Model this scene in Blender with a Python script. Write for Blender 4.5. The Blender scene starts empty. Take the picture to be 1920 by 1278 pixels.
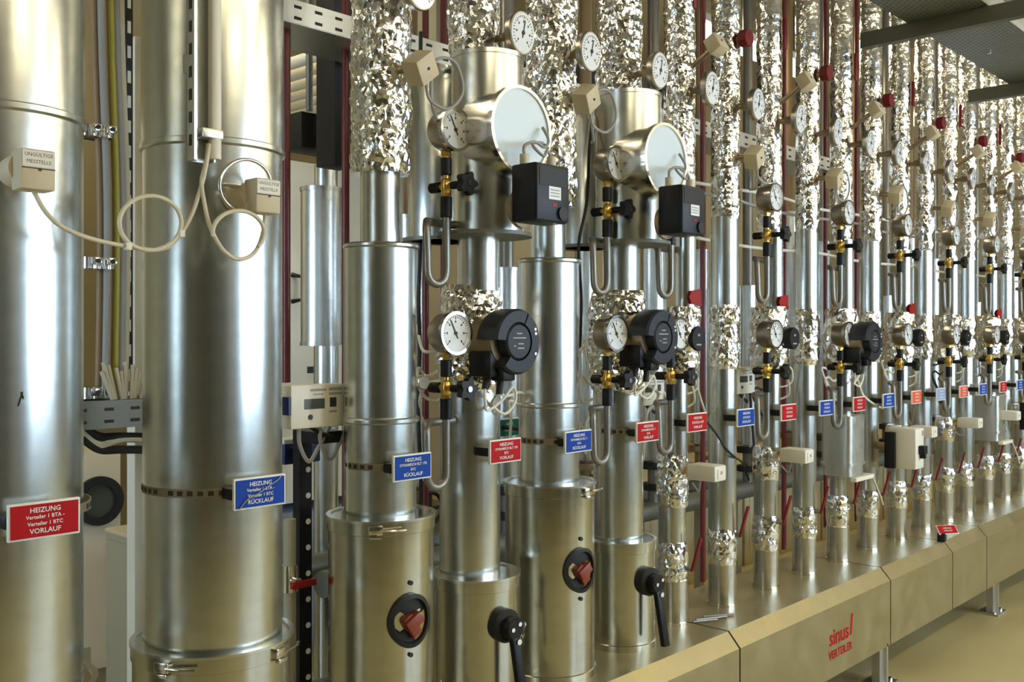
import bpy, bmesh, math, random
from mathutils import Vector, Matrix, noise
SC = bpy.context.scene
COL = SC.collection
# ------------------------------------------------------------------ camera, light, exposure
F = 1860.0                      # focal length in pixels of the 1920 x 1278 frame
CZ = 1.53                       # eye height
ALPHA = math.radians(42.8)      # view axis, measured from the pipe row (+X) towards the wall (+Y)
CA, SA = math.cos(ALPHA), math.sin(ALPHA)
HORIZON = 630.0
cam = bpy.data.cameras.new('camera'); camo = bpy.data.objects.new('camera', cam); COL.objects.link(camo)
cam.sensor_width = 36.0; cam.lens = 36.0 * F / 1920.0
cam.shift_y = (HORIZON - 639.0) / 1920.0
cam.clip_start = 0.05
camo.location = (0, 0, CZ)
camo.rotation_euler = (math.pi / 2, 0, ALPHA - math.pi / 2)
SC.camera = camo
SC.view_settings.view_transform = 'Standard'
SC.view_settings.look = 'None'
SC.view_settings.gamma = 1.0
SC.view_settings.use_curve_mapping = False
SC.view_settings.exposure = 0.35
w = bpy.data.worlds.new('world'); SC.world = w; w.use_nodes = True
w.node_tree.nodes['Background'].inputs[0].default_value = (0.75, 0.85, 1.0, 1)
w.node_tree.nodes['Background'].inputs[1].default_value = 0.35
LAMP = 19.0          # ceiling tube lamps
DAY = 19.0            # daylight behind the windows
ROOM = dict(x0=-3.6, x1=13.0, y0=-3.4, y1=4.9, z1=3.75)

# ------------------------------------------------------------------ pixel <-> place
def ray(u):
    t = (u - 960.0) / F
    return CA + t * SA, SA - t * CA
def at(u, v, Y):
    dx, dy = ray(u); k = Y / dy
    return Vector((dx * k, Y, CZ - (v - HORIZON) * k / F))
def rx(u, Y):
    dx, dy = ray(u); return dx * Y / dy
def ry(u, X):
    dx, dy = ray(u); return X * dy / dx
def zat(v, X, Y):
    return CZ - (v - HORIZON) * (X * CA + Y * SA) / F
def rad(hw, X, Y):
    zc = X * CA + Y * SA; t = (X * SA - Y * CA) / zc
    return hw * zc / F / math.sqrt(1 + t * t)

# ------------------------------------------------------------------ materials
def mat(name, col, rough=0.5, metal=0.0, **kw):
    m = bpy.data.materials.new(name); m.use_nodes = True
    b = m.node_tree.nodes['Principled BSDF']
    b.inputs['Base Color'].default_value = (*col, 1)
    b.inputs['Roughness'].default_value = rough
    b.inputs['Metallic'].default_value = metal
    for k, v in kw.items():
        b.inputs[k.replace('_', ' ')].default_value = v
    return m
def nodes(m):
    return m.node_tree.nodes, m.node_tree.links, m.node_tree.nodes['Principled BSDF']
def add_noise(m, scale=(1, 1, 1), nscale=20.0, detail=3.0, bump=0.0, rough=None, colr=None, dist=0.002):
    n, l, b = nodes(m)
    tc = n.new('ShaderNodeTexCoord'); mp = n.new('ShaderNodeMapping'); mp.inputs['Scale'].default_value = scale
    l.new(tc.outputs['Object'], mp.inputs[0])
    tx = n.new('ShaderNodeTexNoise'); tx.inputs['Scale'].default_value = nscale; tx.inputs['Detail'].default_value = detail
    l.new(mp.outputs[0], tx.inputs['Vector'])
    if bump:
        bp = n.new('ShaderNodeBump'); bp.inputs['Strength'].default_value = bump; bp.inputs['Distance'].default_value = dist
        l.new(tx.outputs['Fac'], bp.inputs['Height']); l.new(bp.outputs[0], b.inputs['Normal'])
    if rough:
        mr = n.new('ShaderNodeMapRange'); mr.inputs[1].default_value = 0.3; mr.inputs[2].default_value = 0.7
        mr.inputs[3].default_value, mr.inputs[4].default_value = rough
        l.new(tx.outputs['Fac'], mr.inputs[0]); l.new(mr.outputs[0], b.inputs['Roughness'])
    if colr:
        cr = n.new('ShaderNodeValToRGB')
        cr.color_ramp.elements[0].position = 0.32; cr.color_ramp.elements[0].color = (*colr[0], 1)
        cr.color_ramp.elements[1].position = 0.68; cr.color_ramp.elements[1].color = (*colr[1], 1)
        l.new(tx.outputs['Fac'], cr.inputs[0]); l.new(cr.outputs[0], b.inputs['Base Color'])
    return m
def brushed(name, c0, c1, rough, aniso=0.5):
    m = mat(name, c0, 0.3, 1.0)
    add_noise(m, (1.0, 1.0, 2.5), 14.0, 3.0, rough=None, colr=(c0, c1))
    m.node_tree.nodes['Principled BSDF'].inputs['Roughness'].default_value = rough[0]
    n, l, b = nodes(m)
    tg = n.new('ShaderNodeTangent'); tg.direction_type = 'RADIAL'; tg.axis = 'Z'
    l.new(tg.outputs[0], b.inputs['Tangent']); b.inputs['Anisotropic'].default_value = aniso
    return m
M = {}
M['galv'] = brushed('galvanised_cladding', (.64, .66, .635), (.70, .72, .69), (.25, .30))
M['galv_dull'] = brushed('dull_galvanised_cladding', (.56, .555, .53), (.66, .655, .62), (.26, .36))
M['shell'] = brushed('valve_shell_sheet', (.55, .55, .49), (.61, .61, .55), (.20, .29))
M['plate'] = add_noise(mat('manifold_sheet', (.46, .40, .23), .4, .7), (1, 1, 1), 9.0, 4.0, rough=(.30, .44), colr=((.40, .345, .19), (.47, .41, .245)))
M['foil'] = add_noise(mat('crumpled_foil', (.90, .91, .92), .15, 1.0), (1, 1, 1), 80.0, 2.0, bump=.35, dist=.004)
M['steel'] = mat('grey_steel_tube', (.25, .235, .21), .36, .6)
M['zinc'] = add_noise(mat('zinc_sheet', (.62, .62, .58), .38, .9), (1, 1, 1), 30.0, 2.0, rough=(.3, .45))
M['chrome'] = mat('bright_steel', (.75, .73, .69), .16, 1.0)
M['case'] = mat('brushed_gauge_case', (.42, .385, .34), .3, 1.0)
M['brass'] = mat('brass', (.80, .52, .14), .28, 1.0)
M['bronze'] = mat('bronze_flange', (.36, .27, .17), .4, .8)
M['black'] = mat('black_plastic', (.010, .010, .012), .42, Specular_IOR_Level=.3)
M['anthracite'] = mat('anthracite_plastic', (.022, .025, .034), .42, Specular_IOR_Level=.3)
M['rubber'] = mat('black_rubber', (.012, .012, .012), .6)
M['white'] = mat('white_dial', (.83, .85, .86), .35, Coat_Weight=.6)
M['white_paint'] = add_noise(mat('white_painted_sheet', (.82, .77, .62), .45), (1, 1, 1), 3.0, 2.0, colr=((.79, .74, .59), (.85, .80, .66)))
M['beige'] = mat('beige_plastic', (.62, .52, .34), .5)
M['cream'] = mat('cream_plastic', (.80, .76, .64), .4)
M['cable'] = mat('ivory_cable', (.66, .60, .44), .5)
M['cable_white'] = mat('white_cable', (.80, .78, .68), .45)
M['cable_grey'] = mat('grey_cable', (.36, .35, .33), .5)
M['cable_brown'] = mat('brown_cable', (.33, .22, .11), .5)
M['cable_yellow'] = mat('yellow_green_cable', (.46, .42, .07), .5)
M['red_pipe'] = mat('dark_red_paint', (.13, .012, .012), .35)
M['red'] = mat('red_plastic', (.30, .008, .008), .45, Specular_IOR_Level=.3)
M['red_sign'] = mat('red_sign_face', (.46, .003, .006), .55, Specular_IOR_Level=.2)
M['orange_sign'] = mat('faded_red_sign_face', (.72, .12, .06), .55, Specular_IOR_Level=.2)
M['blue_sign'] = mat('blue_sign_face', (.006, .055, .36), .55, Specular_IOR_Level=.2)
M['pale_sign'] = mat('pale_blue_sign_face', (.28, .36, .62), .55, Specular_IOR_Level=.2)
M['green_sign'] = mat('green_sign_face', (.012, .12, .06), .55, Specular_IOR_Level=.2)
M['ink'] = mat('sign_lettering', (.86, .86, .80), .5)
M['dark_ink'] = mat('dark_print', (.03, .03, .035), .5)
M['lcd'] = mat('grey_display', (.07, .08, .06), .2)
M['blue_box'] = mat('dark_blue_plastic', (.015, .03, .12), .4)
M['knob_red'] = mat('red_brown_knob', (.25, .045, .025), .45)
M['gold'] = mat('brass_valve_throat', (.55, .38, .12), .35, .9)
M['yellow_paint'] = add_noise(mat('yellowish_painted_casing', (.56, .46, .24), .5), (1, 1, 1), 2.0, 3.0, colr=((.52, .43, .22), (.60, .50, .27)))
M['grey_paint'] = mat('grey_painted_steel', (.36, .33, .22), .5)
M['beam'] = mat('grey_green_beam', (.115, .11, .07), .5, .2)
M['tray_dull'] = mat('dull_tray_sheet', (.20, .205, .17), .5, .5)
M['red_dark'] = mat('dark_red_grip', (.17, .007, .010), .45, Specular_IOR_Level=.3)
M['disc'] = mat('flat_cover_disc', (.60, .66, .68), .5, .35)
M['blue_grey'] = mat('blue_grey_painted_casing', (.22, .25, .31), .5)
M['wall'] = add_noise(mat('wall_paint', (.55, .47, .31), .8), (1, 1, 1), 1.5, 3.0, colr=((.33, .27, .15), (.39, .32, .18)))
M['wall_dim'] = mat('grey_wall_panelling', (.19, .19, .15), .6)  # dimness put into the wall colour, for contrast in the pipe reflections
M['door'] = mat('dark_door_paint', (.035, .035, .028), .45)  # dark colour of the slabs added for the reflections
M['ceil'] = mat('ceiling_concrete', (.33, .28, .18), .9)
M['floor'] = add_noise(mat('floor_coating', (.54, .46, .26), .42), (1, 1, 1), 2.2, 4.0, rough=(.3, .5), colr=((.45, .37, .17), (.53, .45, .23)))
M['frame'] = mat('window_frame_paint', (.7, .7, .68), .4)
M['housing'] = mat('lamp_housing', (.75, .75, .72), .5)
def emit(name, col, s):
    m = mat(name, col, .5); b = m.node_tree.nodes['Principled BSDF']
    b.inputs['Emission Color'].default_value = (*col, 1); b.inputs['Emission Strength'].default_value = s
    return m
M['tube'] = emit('lit_lamp_diffuser', (1.0, .875, .59), LAMP)
M['day'] = emit('daylight_pane', (.62, .80, 1.0), DAY)
m = mat('perforated_tray', (.40, .40, .33), .45, .7); M['tray'] = m
n, l, b = nodes(m)
tc = n.new('ShaderNodeTexCoord'); mp = n.new('ShaderNodeMapping'); br = n.new('ShaderNodeTexBrick')
l.new(tc.outputs['Object'], mp.inputs[0]); mp.inputs['Rotation'].default_value = (0, 0, math.pi / 2); l.new(mp.outputs[0], br.inputs['Vector'])
br.inputs['Scale'].default_value = 14.0; br.inputs['Color1'].default_value = (.25, .245, .18, 1); br.inputs['Color2'].default_value = (.30, .29, .22, 1)
br.inputs['Mortar'].default_value = (.10, .10, .08, 1); br.inputs['Mortar Size'].default_value = .05
l.new(br.outputs[0], b.inputs['Base Color'])
m = mat('perforated_band', (.30, .25, .17), .5, .6); M['band'] = m
M['band_hole'] = mat('band_slot', (.03, .028, .025), .7)

# ------------------------------------------------------------------ mesh building
def frame(d):
    d = Vector(d).normalized()
    a = Vector((0, 0, 1)) if abs(d.z) < .9 else Vector((1, 0, 0))
    x = a.cross(d).normalized(); y = d.cross(x)
    return Matrix((x, y, d)).transposed()
class MB:
    def __init__(s): s.v = []; s.f = []; s.m = []
    def add(s, vs, fs, mi=0):
        o = len(s.v); s.v += [tuple(p) for p in vs]
        for f in fs: s.f.append(tuple(i + o for i in f)); s.m.append(mi)
        return s
    def lathe(s, prof, o=(0, 0, 0), axis=(0, 0, 1), seg=32, mi=0, caps=True, sx=1.0):
        R = frame(axis) if tuple(axis) != (0, 0, 1) else Matrix.Identity(3)
        o = Vector(o); vs = []; fs = []
        for r, h in prof:
            for k in range(seg):
                a = 2 * math.pi * k / seg
                vs.append(o + R @ Vector((r * math.cos(a) * sx, r * math.sin(a), h)))
        for i in range(len(prof) - 1):
            for k in range(seg):
                k2 = (k + 1) % seg
                fs.append((i * seg + k, i * seg + k2, (i + 1) * seg + k2, (i + 1) * seg + k))
        if caps:
            fs.append(tuple(range(seg - 1, -1, -1)))
            e = (len(prof) - 1) * seg; fs.append(tuple(e + k for k in range(seg)))
        return s.add(vs, fs, mi)
    def cyl(s, p0, p1, r, r1=None, seg=20, mi=0, bev=0.0):
        p0 = Vector(p0); d = Vector(p1) - p0; L = d.length; r1 = r if r1 is None else r1
        pr = [(r, 0), (r1, L)] if not bev else [(r - bev, 0), (r, bev), (r1, L - bev), (r1 - bev, L)]
        return s.lathe(pr, p0, tuple(d), seg, mi)
    def ring(s, o, axis, r0, r1, h0, h1, seg=32, mi=0):
        return s.lathe([(r0, h0), (r1, h0), (r1, h1), (r0, h1), (r0, h0)], o, axis, seg, mi, caps=False)
    def box(s, c, d, bev=0.0, R=None, mi=0):
        bm = bmesh.new(); bmesh.ops.create_cube(bm, size=1.0)
        for v in bm.verts: v.co = Vector((v.co.x * d[0], v.co.y * d[1], v.co.z * d[2]))
        if bev: bmesh.ops.bevel(bm, geom=list(bm.edges), offset=bev, segments=2, profile=.5, affect='EDGES')
        c = Vector(c); R = R or Matrix.Identity(3)
        bm.verts.index_update()
        vs = [c + R @ v.co for v in bm.verts]; fs = [[v.index for v in f.verts] for f in bm.faces]
        bm.free(); return s.add(vs, fs, mi)
    def tube(s, pts, r, seg=10, mi=0, sub=6, smooth=True):
        P = [Vector(p) for p in pts]
        if smooth and len(P) > 2:
            Q = []
            for i in range(len(P) - 1):
                p0 = P[max(i - 1, 0)]; p1 = P[i]; p2 = P[i + 1]; p3 = P[min(i + 2, len(P) - 1)]
                for k in range(sub):
                    t = k / sub
                    Q.append(.5 * ((2 * p1) + (p2 - p0) * t + (2 * p0 - 5 * p1 + 4 * p2 - p3) * t * t + (3 * p1 - p0 - 3 * p2 + p3) * t ** 3))
            Q.append(P[-1]); P = Q
        vs = []; fs = []; x = None
        for i, p in enumerate(P):
            d = (P[min(i + 1, len(P) - 1)] - P[max(i - 1, 0)]).normalized()
            if x is None: x = frame(d).col[0].copy()
            x = (x - d * x.dot(d)).normalized(); y = d.cross(x)
            for k in range(seg):
                a = 2 * math.pi * k / seg; vs.append(p + x * (r * math.cos(a)) + y * (r * math.sin(a)))
        for i in range(len(P) - 1):
            for k in range(seg):
                k2 = (k + 1) % seg; fs.append((i * seg + k, i * seg + k2, (i + 1) * seg + k2, (i + 1) * seg + k))
        fs.append(tuple(range(seg - 1, -1, -1))); e = (len(P) - 1) * seg; fs.append(tuple(e + k for k in range(seg)))
        return s.add(vs, fs, mi)
    def prism(s, poly, axis, h0, h1, mi=0):
        """poly in the plane across axis 'x' (y,z), 'y' (x,z) or 'z' (x,y)"""
        def P(a, b_, h): return {'x': (h, a, b_), 'y': (a, h, b_), 'z': (a, b_, h)}[axis]
        n_ = len(poly)
        vs = [P(a, b_, h0) for a, b_ in poly] + [P(a, b_, h1) for a, b_ in poly]
        fs = [tuple(range(n_)), tuple(range(2 * n_ - 1, n_ - 1, -1))]
        fs += [((i + 1) % n_, i, n_ + i, n_ + (i + 1) % n_) for i in range(n_)]
        return s.add(vs, fs, mi)
    def mesh(s, name, mats, flat=False, ang=38):
        me = bpy.data.meshes.new(name); me.from_pydata(s.v, [], s.f)
        for m_ in (mats if isinstance(mats, (list, tuple)) else [mats]): me.materials.append(m_)
        me.polygons.foreach_set('material_index', s.m)
        if not flat:
            me.polygons.foreach_set('use_smooth', [True] * len(s.f))
        bm = bmesh.new(); bm.from_mesh(me); bmesh.ops.recalc_face_normals(bm, faces=bm.faces); bm.to_mesh(me); bm.free()
        if not flat: me.set_sharp_from_angle(angle=math.radians(ang))
        me.update(); return me
    def build(s, name, mats, parent=None, flat=False, loc=None, ang=38):
        o = bpy.data.objects.new(name, s.mesh(name, mats, flat, ang)); COL.objects.link(o)
        if parent: o.parent = parent
        if loc is not None: o.location = loc
        return o
def tag(o, label=None, cat=None, group=None, kind=None):
    if label: o['label'] = label
    if cat: o['category'] = cat
    if group: o['group'] = group
    if kind: o['kind'] = kind
    return o
def thing(name, label, cat, loc=(0, 0, 0), group=None):
    o = bpy.data.objects.new(name, None); COL.objects.link(o); o.location = loc; o.empty_display_size = .05
    return tag(o, label, cat, group)
def dup(o, loc=None, label=None, parent=None, rotz=None):
    c = o.copy(); COL.objects.link(c)
    if parent: c.parent = parent
    if loc is not None: c.location = loc
    if label: c['label'] = label
    if rotz is not None: c.rotation_euler = (0, 0, rotz)
    for ch in list(o.children): dup(ch, parent=c)
    return c
def lettering(lines, mats, parent, name='lettering', origin=(0, 0, 0), R=None, bold=0.0):
    """lines: (text, x, z, size) on a face looking to -Y"""
    mb = MB(); dg = None; R = R or Matrix.Identity(3)
    for text, x, z, size in lines:
        cu = bpy.data.curves.new('t', 'FONT'); cu.body = text; cu.size = size; cu.align_x = 'CENTER'; cu.align_y = 'CENTER'; cu.resolution_u = 2
        cu.offset = bold * size
        o = bpy.data.objects.new('t', cu); COL.objects.link(o); dg = bpy.context.evaluated_depsgraph_get(); dg.update()
        me = o.evaluated_get(dg).to_mesh()
        vs = [Vector(origin) + R @ Vector((v.co.x + x, -v.co.z, v.co.y + z)) for v in me.vertices]; fs = [tuple(p.vertices) for p in me.polygons]
        mb.add(vs, fs); o.evaluated_get(dg).to_mesh_clear(); bpy.data.objects.remove(o); bpy.data.curves.remove(cu)
    return mb.build(name, mats, parent, flat=True)

# ------------------------------------------------------------------ the room
r = ROOM
def struct(name, mb, m_, parent=None):
    o = mb.build(name, m_, parent)
    if not parent: o['kind'] = 'structure'
    return o
X0, X1, Y0, Y1, Z1 = r['x0'], r['x1'], r['y0'], r['y1'], r['z1']
struct('floor', MB().box(((X0 + X1) / 2, (Y0 + Y1) / 2, -.05), (X1 - X0 + .4, Y1 - Y0 + .4, .1)), M['floor'])
struct('ceiling', MB().box(((X0 + X1) / 2, (Y0 + Y1) / 2, Z1 + .05), (X1 - X0 + .4, Y1 - Y0 + .4, .1)), M['ceil'])
struct('wall_back', MB().box(((X0 + X1) / 2, Y1 + .1, Z1 / 2), (X1 - X0 + .4, .2, Z1)), M['wall'])
struct('wall_right', MB().box((X1 + .1, (Y0 + Y1) / 2, Z1 / 2), (.2, Y1 - Y0, Z1)), M['wall'])
def wall_with_openings(name, axis, pos, a0, a1, ops, z0, z1):
    mb = MB(); edges = [a0]
    def bx(p, q, zz0, zz1):
        if axis == 'y': mb.box(((p + q) / 2, pos, (zz0 + zz1) / 2), (q - p, .2, zz1 - zz0))
        else: mb.box((pos, (p + q) / 2, (zz0 + zz1) / 2), (.2, q - p, zz1 - zz0))
    cur = a0
    for p, q in ops:
        bx(cur, p, 0, Z1); bx(p, q, 0, z0); bx(p, q, z1, Z1); cur = q
    bx(cur, a1, 0, Z1); struct(name, mb, M['wall_dim'])
WIN_FRONT = [(3.2, 4.0), (5.1, 5.9), (7.2, 8.2)]
WIN_LEFT = [(2.35, 3.35)]
wall_with_openings('wall_front', 'y', Y0 - .1, X0, X1, WIN_FRONT, 1.05, 2.9)
wall_with_openings('wall_left', 'x', X0 - .1, Y0, Y1, WIN_LEFT, 1.05, 2.9)
for i, (p, q) in enumerate(WIN_FRONT + WIN_LEFT):
    left = i >= len(WIN_FRONT); mb = MB(); pane = MB(); zc = 1.975
    def put(b_, a, z, da, dz, th, off=0):
        if left: b_.box((X0 - .1 + off, a, z), (th, da, dz))
        else: b_.box((a, Y0 - .1 + off, z), (da, th, dz))
    for a in (p + .03, (p + q) / 2, q - .03): put(mb, a, zc, .06, 1.85, .07)
    for z in (1.08, 2.87): put(mb, (p + q) / 2, z, q - p, .06, .07)
    fr = struct('window_%d' % (i + 1), mb, M['frame'])
    put(pane, (p + q) / 2, zc, q - p - .02, 1.8, .01, -.03)
    pane.build('pane', M['day'], fr)
for i, xx in enumerate((-.2, 2.1, 4.35, 6.35)):  # dark slabs added out of view to streak the pipe reflections
    d_ = struct('door_%d' % (i + 1), MB().box((xx, Y0 + .02, 1.05), (.85, .05, 2.1), .004), M['door'])
    MB().box((xx + .35, Y0 + .06, 1.05), (.12, .03, .02), .004).build('door_handle', M['chrome'], d_)
for i, xx in enumerate((.75, 2.85, 4.85, 6.95, 8.8)):  # pale strips added out of view, bright streaks between the dark slabs
    struct('trim_%d' % (i + 1), MB().box((xx, Y0 + .04, Z1 / 2), (.18, .08, Z1)), M['frame'])
# lamps in the ceiling, long tubes along the row
k = 0
ORD = ['first', 'second', 'third', 'fourth', 'fifth', 'sixth', 'seventh', 'eighth', 'ninth', 'tenth', 'eleventh', 'twelfth', 'thirteenth', 'fourteenth', 'fifteenth']
for row, (yy, xs) in enumerate([(-.6, (.2, 2.6, 5.0, 7.4, 9.8)), (-2.3, (1.4, 3.8, 6.2, 8.6)), (3.15, (1.5, 5.6, 8.6))]):
    for j, xx in enumerate(xs):
        t = thing('ceiling_lamp', '%s long tube lamp hung from the ceiling over the %s' % (ORD[j], ['aisle beside the pipes', 'aisle near the windows', 'space behind the pipe rows'][row]), 'lamp', (xx, yy, 3.32), 'tube lamps under the ceiling')
        MB().box((0, 0, .06), (1.6, .16, .05), .008).build('housing', M['housing'], t)
        MB().box((0, 0, .01), (1.54, .12, .05), .012).build('diffuser', M['tube'], t)
        for s_ in (-.6, .6): MB().cyl((s_, 0, .08), (s_, 0, Z1 - 3.32), .006, seg=8).build('hanger', M['steel'], t)

# ------------------------------------------------------------------ the manifold under the pipes
mt = thing('manifold', 'long low galvanised manifold box with slanted front edge carrying all the pipes', 'manifold', (4.6, 1.98, 0))
def sect(y): return y - 1.98
BODY = [(1.762, .17), (1.762, .446), (1.802, .494), (2.2, .494), (2.2, .17)]
MB().prism([(sect(y), z) for y, z in BODY], 'x', .2 - 4.6, 9.6 - 4.6).build('body', M['rubber'], mt)
JOINT = [.2, 1.75, 3.057, 4.363, 5.14, 5.66, 6.96, 8.27, 9.6]
COVER = [(1.755, .165), (1.755, .449), (1.800, .500), (2.205, .500), (2.205, .494), (1.803, .494), (1.762, .446), (1.762, .165)]
for i in range(len(JOINT) - 1):
    MB().prism([(sect(y), z) for y, z in COVER], 'x', JOINT[i] + .005 - 4.6, JOINT[i + 1] - .005 - 4.6).build('cover_panel', M['plate'], mt)
for fx in (1.4, 2.85, 4.30, 5.83, 7.3, 8.8):
    for fy, s_ in ((1.785, -1), (2.17, 1)):
        b_ = MB().box((fx - 4.6, sect(fy), .09), (.05, .035, .17)).box((fx - 4.6 + .03, sect(fy) + .0, .09), (.012, .06, .17)).box((fx - 4.6 + .01, sect(fy), .005), (.15, .11, .01))
        ft = b_.build('foot', M['zinc'], mt)
        for q in (-.045, .06): MB().cyl((fx - 4.6 + q, sect(fy) - .03, .01), (fx - 4.6 + q, sect(fy) - .03, .022), .009, seg=6).build('foot_bolt', M['chrome'], ft)
lg = lettering([('sinus', -.012, .026, .092), ('VERTEILER', 0, -.042, .046)], M['red_sign'], mt, 'maker_lettering', (3.855 - 4.6, sect(1.755) - .0012, .297), bold=.02)
MB().prism([(.088, .002), (.103, .002), (.118, .088), (.103, .088)], 'y', -.0012, 0).build('maker_stroke', M['red_sign'], mt, loc=(3.855 - 4.6, sect(1.755), .297))
# thin dark bars standing in for shadow streaks on its top
for i, (u, v, L, a) in enumerate([(1322, 1150, .10, -.5), (1334, 1166, .13, -.45), (1347, 1178, .12, -.6)]):
    p = at(u, v, 1.92); p.z = .505
    o = MB().cyl((-L / 2, 0, 0), (L / 2, 0, 0), .0045, seg=8).build('metal_rod', M['steel'], loc=p); o.rotation_euler = (0, 0, a)
    tag(o, '%s short bare metal rod lying on the manifold top by the second slim pipe' % ['rearmost', 'middle', 'front'][i], 'rod', 'loose rods on the manifold top')

# ------------------------------------------------------------------ pipes
random.seed(7)
def foil(mb, o, R, z0, z1, seed=0, dz=.012, bulge=0.0, lump=.05, jit=.03):
    rnd = random.Random(seed); nz = max(4, int((z1 - z0) / dz)); seg = max(18, min(56, int(2 * math.pi * R / (dz * .9))))
    vs = []; fs = []
    for i in range(nz + 1):
        t = i / nz; z = z0 + (z1 - z0) * t
        e = min(t, 1 - t) * (z1 - z0); tap = .90 + .10 * min(1, e / .03)
        bl = 1 + bulge * math.sin(math.pi * t)
        fold = .03 * (rnd.random() ** 3) * (1 if rnd.random() < .35 else 0)
        for k in range(seg):
            a = 2 * math.pi * (k + (i % 2) * .5 + rnd.uniform(-.28, .28)) / seg
            p = Vector((math.cos(a) * R, math.sin(a) * R, z))
            nn = noise.noise(p * 14 + Vector((seed * 3.1, 0, 0))) * lump * 1.6 + abs(noise.noise(p * 38 + Vector((0, seed, 0)))) * lump * 1.3
            rr = R * (tap * bl + nn + rnd.uniform(-jit, jit) + fold)
            zz = z + (rnd.uniform(-.3, .3) * (z1 - z0) / nz if 0 < i < nz else 0)
            vs.append((o[0] + rr * math.cos(a), o[1] + rr * math.sin(a), zz))
    for i in range(nz):
        for k in range(seg):
            k2 = (k + 1) % seg; a, b_, c, d = i * seg + k, i * seg + k2, (i + 1) * seg + k2, (i + 1) * seg + k
            if i % 2: fs += [(a, b_, c), (a, c, d)]
            else: fs += [(a, b_, d), (b_, c, d)]
    fs.append(tuple(range(seg - 1, -1, -1))); e = nz * seg; fs.append(tuple(e + k for k in range(seg)))
    mb.add(vs, fs)
BASE = .5
PX = {}
def pipe(idx, X, label, secs, name='insulated_pipe', group='front row of clad pipes', cat='pipe', top=Z1 - .004):
    """secs: (kind, z_top, z_bottom, R, Y)"""
    root = thing(name, label, cat, (X, 2.0, BASE), group); PX[idx] = root
    for j, (kind, zt, zb, R, Y) in enumerate(secs):
        zt = min(zt, top); o = (0, Y - 2.0); h0, h1 = zb - BASE, zt - BASE
        mb = MB()
        if kind == 'foil':
            foil(mb, o, R, h0, h1, idx * 17 + j, dz=.0105 if X < 3.6 else (.014 if X < 5.2 else .02), lump=.032 if h1 - h0 > .6 and X > 3.2 else .05, jit=.020 if h1 - h0 > .6 and X > 3.2 else .03); mb.build('foil_wrap', M['foil'], root, flat=True)
        elif kind == 'pumpfoil':
            foil(mb, o, R, h0, h1, idx * 17 + j, dz=.009 if X < 3.6 else .015, bulge=.10, lump=.09); mb.build('pump_foil', M['foil'], root, flat=True)
        elif kind in ('clad', 'base'):
            seg = 64 if R > .08 else 40
            mb.lathe([(R, h0), (R, h1)], (o[0], o[1], 0), seg=seg)
            c_ = mb.build('cladding' if kind == 'clad' else 'base_cladding', M['galv'] if kind == 'clad' else M['galv_dull'], root)
            s_ = MB().box((0, -R - .0006, (h0 + h1) / 2), (.016, .0022, h1 - h0 - .01))
            a = math.radians(150 if j % 2 else 200)
            s_.v = [(o[0] + x * math.cos(a) - y * math.sin(a), o[1] + x * math.sin(a) + y * math.cos(a), z) for x, y, z in s_.v]
            s_.build('seam', M['galv'], c_)
            if kind == 'base':
                MB().lathe([(R + .0035, h0), (R + .0035, h0 + .012)], (o[0], o[1], 0), seg=seg).build('end_ring', M['chrome'], root)
        elif kind == 'bead':
            mb.lathe([(R, h0), (R + .0055, h0 + .004), (R + .0055, h1 - .004), (R, h1)], (o[0], o[1], 0), seg=64).build('joint_bead', M['galv'], root)
        elif kind in ('shell', 'footshell'):
            pr = [(R, h0), (R, h1 - .034), (R + .0035, h1 - .032), (R + .0035, h1 - .003), (R + .001, h1)]
            if kind == 'footshell': pr = [(R + .004, h0), (R + .004, h0 + .02), (R, h0 + .022)] + pr[1:]
            c_ = mb.lathe(pr, (o[0], o[1], 0), seg=72).build('valve_shell', M['shell'], root)
            MB().ring((o[0], o[1], h1), (0, 0, 1), R - .006, R + .006, -.002, .004, 72).build('shell_rim', M['galv'], c_)
        elif kind == 'drum':
            pr = [(R, h0), (R, h1 - .012), (R + .003, h1 - .012), (R + .003, h1), (R - .004, h1 + .002)]
            mb.lathe(pr, (o[0], o[1], 0), seg=64).build('drum', M['galv'], root)
        elif kind == 'plate':
            mb.lathe([(R, h0), (R, h1)], (o[0], o[1], 0), seg=64).build('base_flange', M['tray_dull'], root)
    return root
def S(X, *rows):
    """pixel rows (kind, v0, v1, half width, axis u) -> world rows"""
    out = []
    for kind, v0, v1, hw, u in rows:
        Y = 2.0 if u is None else ry(u, X)
        out.append((kind, zat(v0, X, Y), zat(v1, X, Y), rad(hw, X, Y), Y))
    return out
Z0 = .5
# the two thickest pipes at the left
for idx, X, lab in ((0, .72, 'thickest galvanised pipe cut off by the left edge, red sign strapped on'), (1, 1.176, 'thick galvanised pipe with blue sign and ivory cable loops, second from the left edge')):
    pipe(idx, X, lab, [('clad', 9, 1.945, .153, 2.0), ('bead', 1.951, 1.933, .151, 2.0), ('clad', 1.94, .86, .15, 2.0), ('footshell', .862, Z0, .171, 2.0)])
X2, X3, X4, X5, X6 = 1.66, 2.006, 2.332, 2.70, 3.016
pipe(2, X2, 'pipe with blue sign and the red-knob window nearest the thick pipes', S(X2, ('foil', -700, 328, 56, 714), ('clad', 320, 462, 37.5, 713), ('clad', 460, 972, 68, 713)) +
     [('bead', zat(779, X2, 2), zat(791, X2, 2), rad(68, X2, 2), 2.0), ('bead', zat(458, X2, 2), zat(468, X2, 2), rad(68, X2, 2), 2.0), ('footshell', zat(962, X2, 2), Z0, rad(99, X2, 2), 2.0)])
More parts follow.
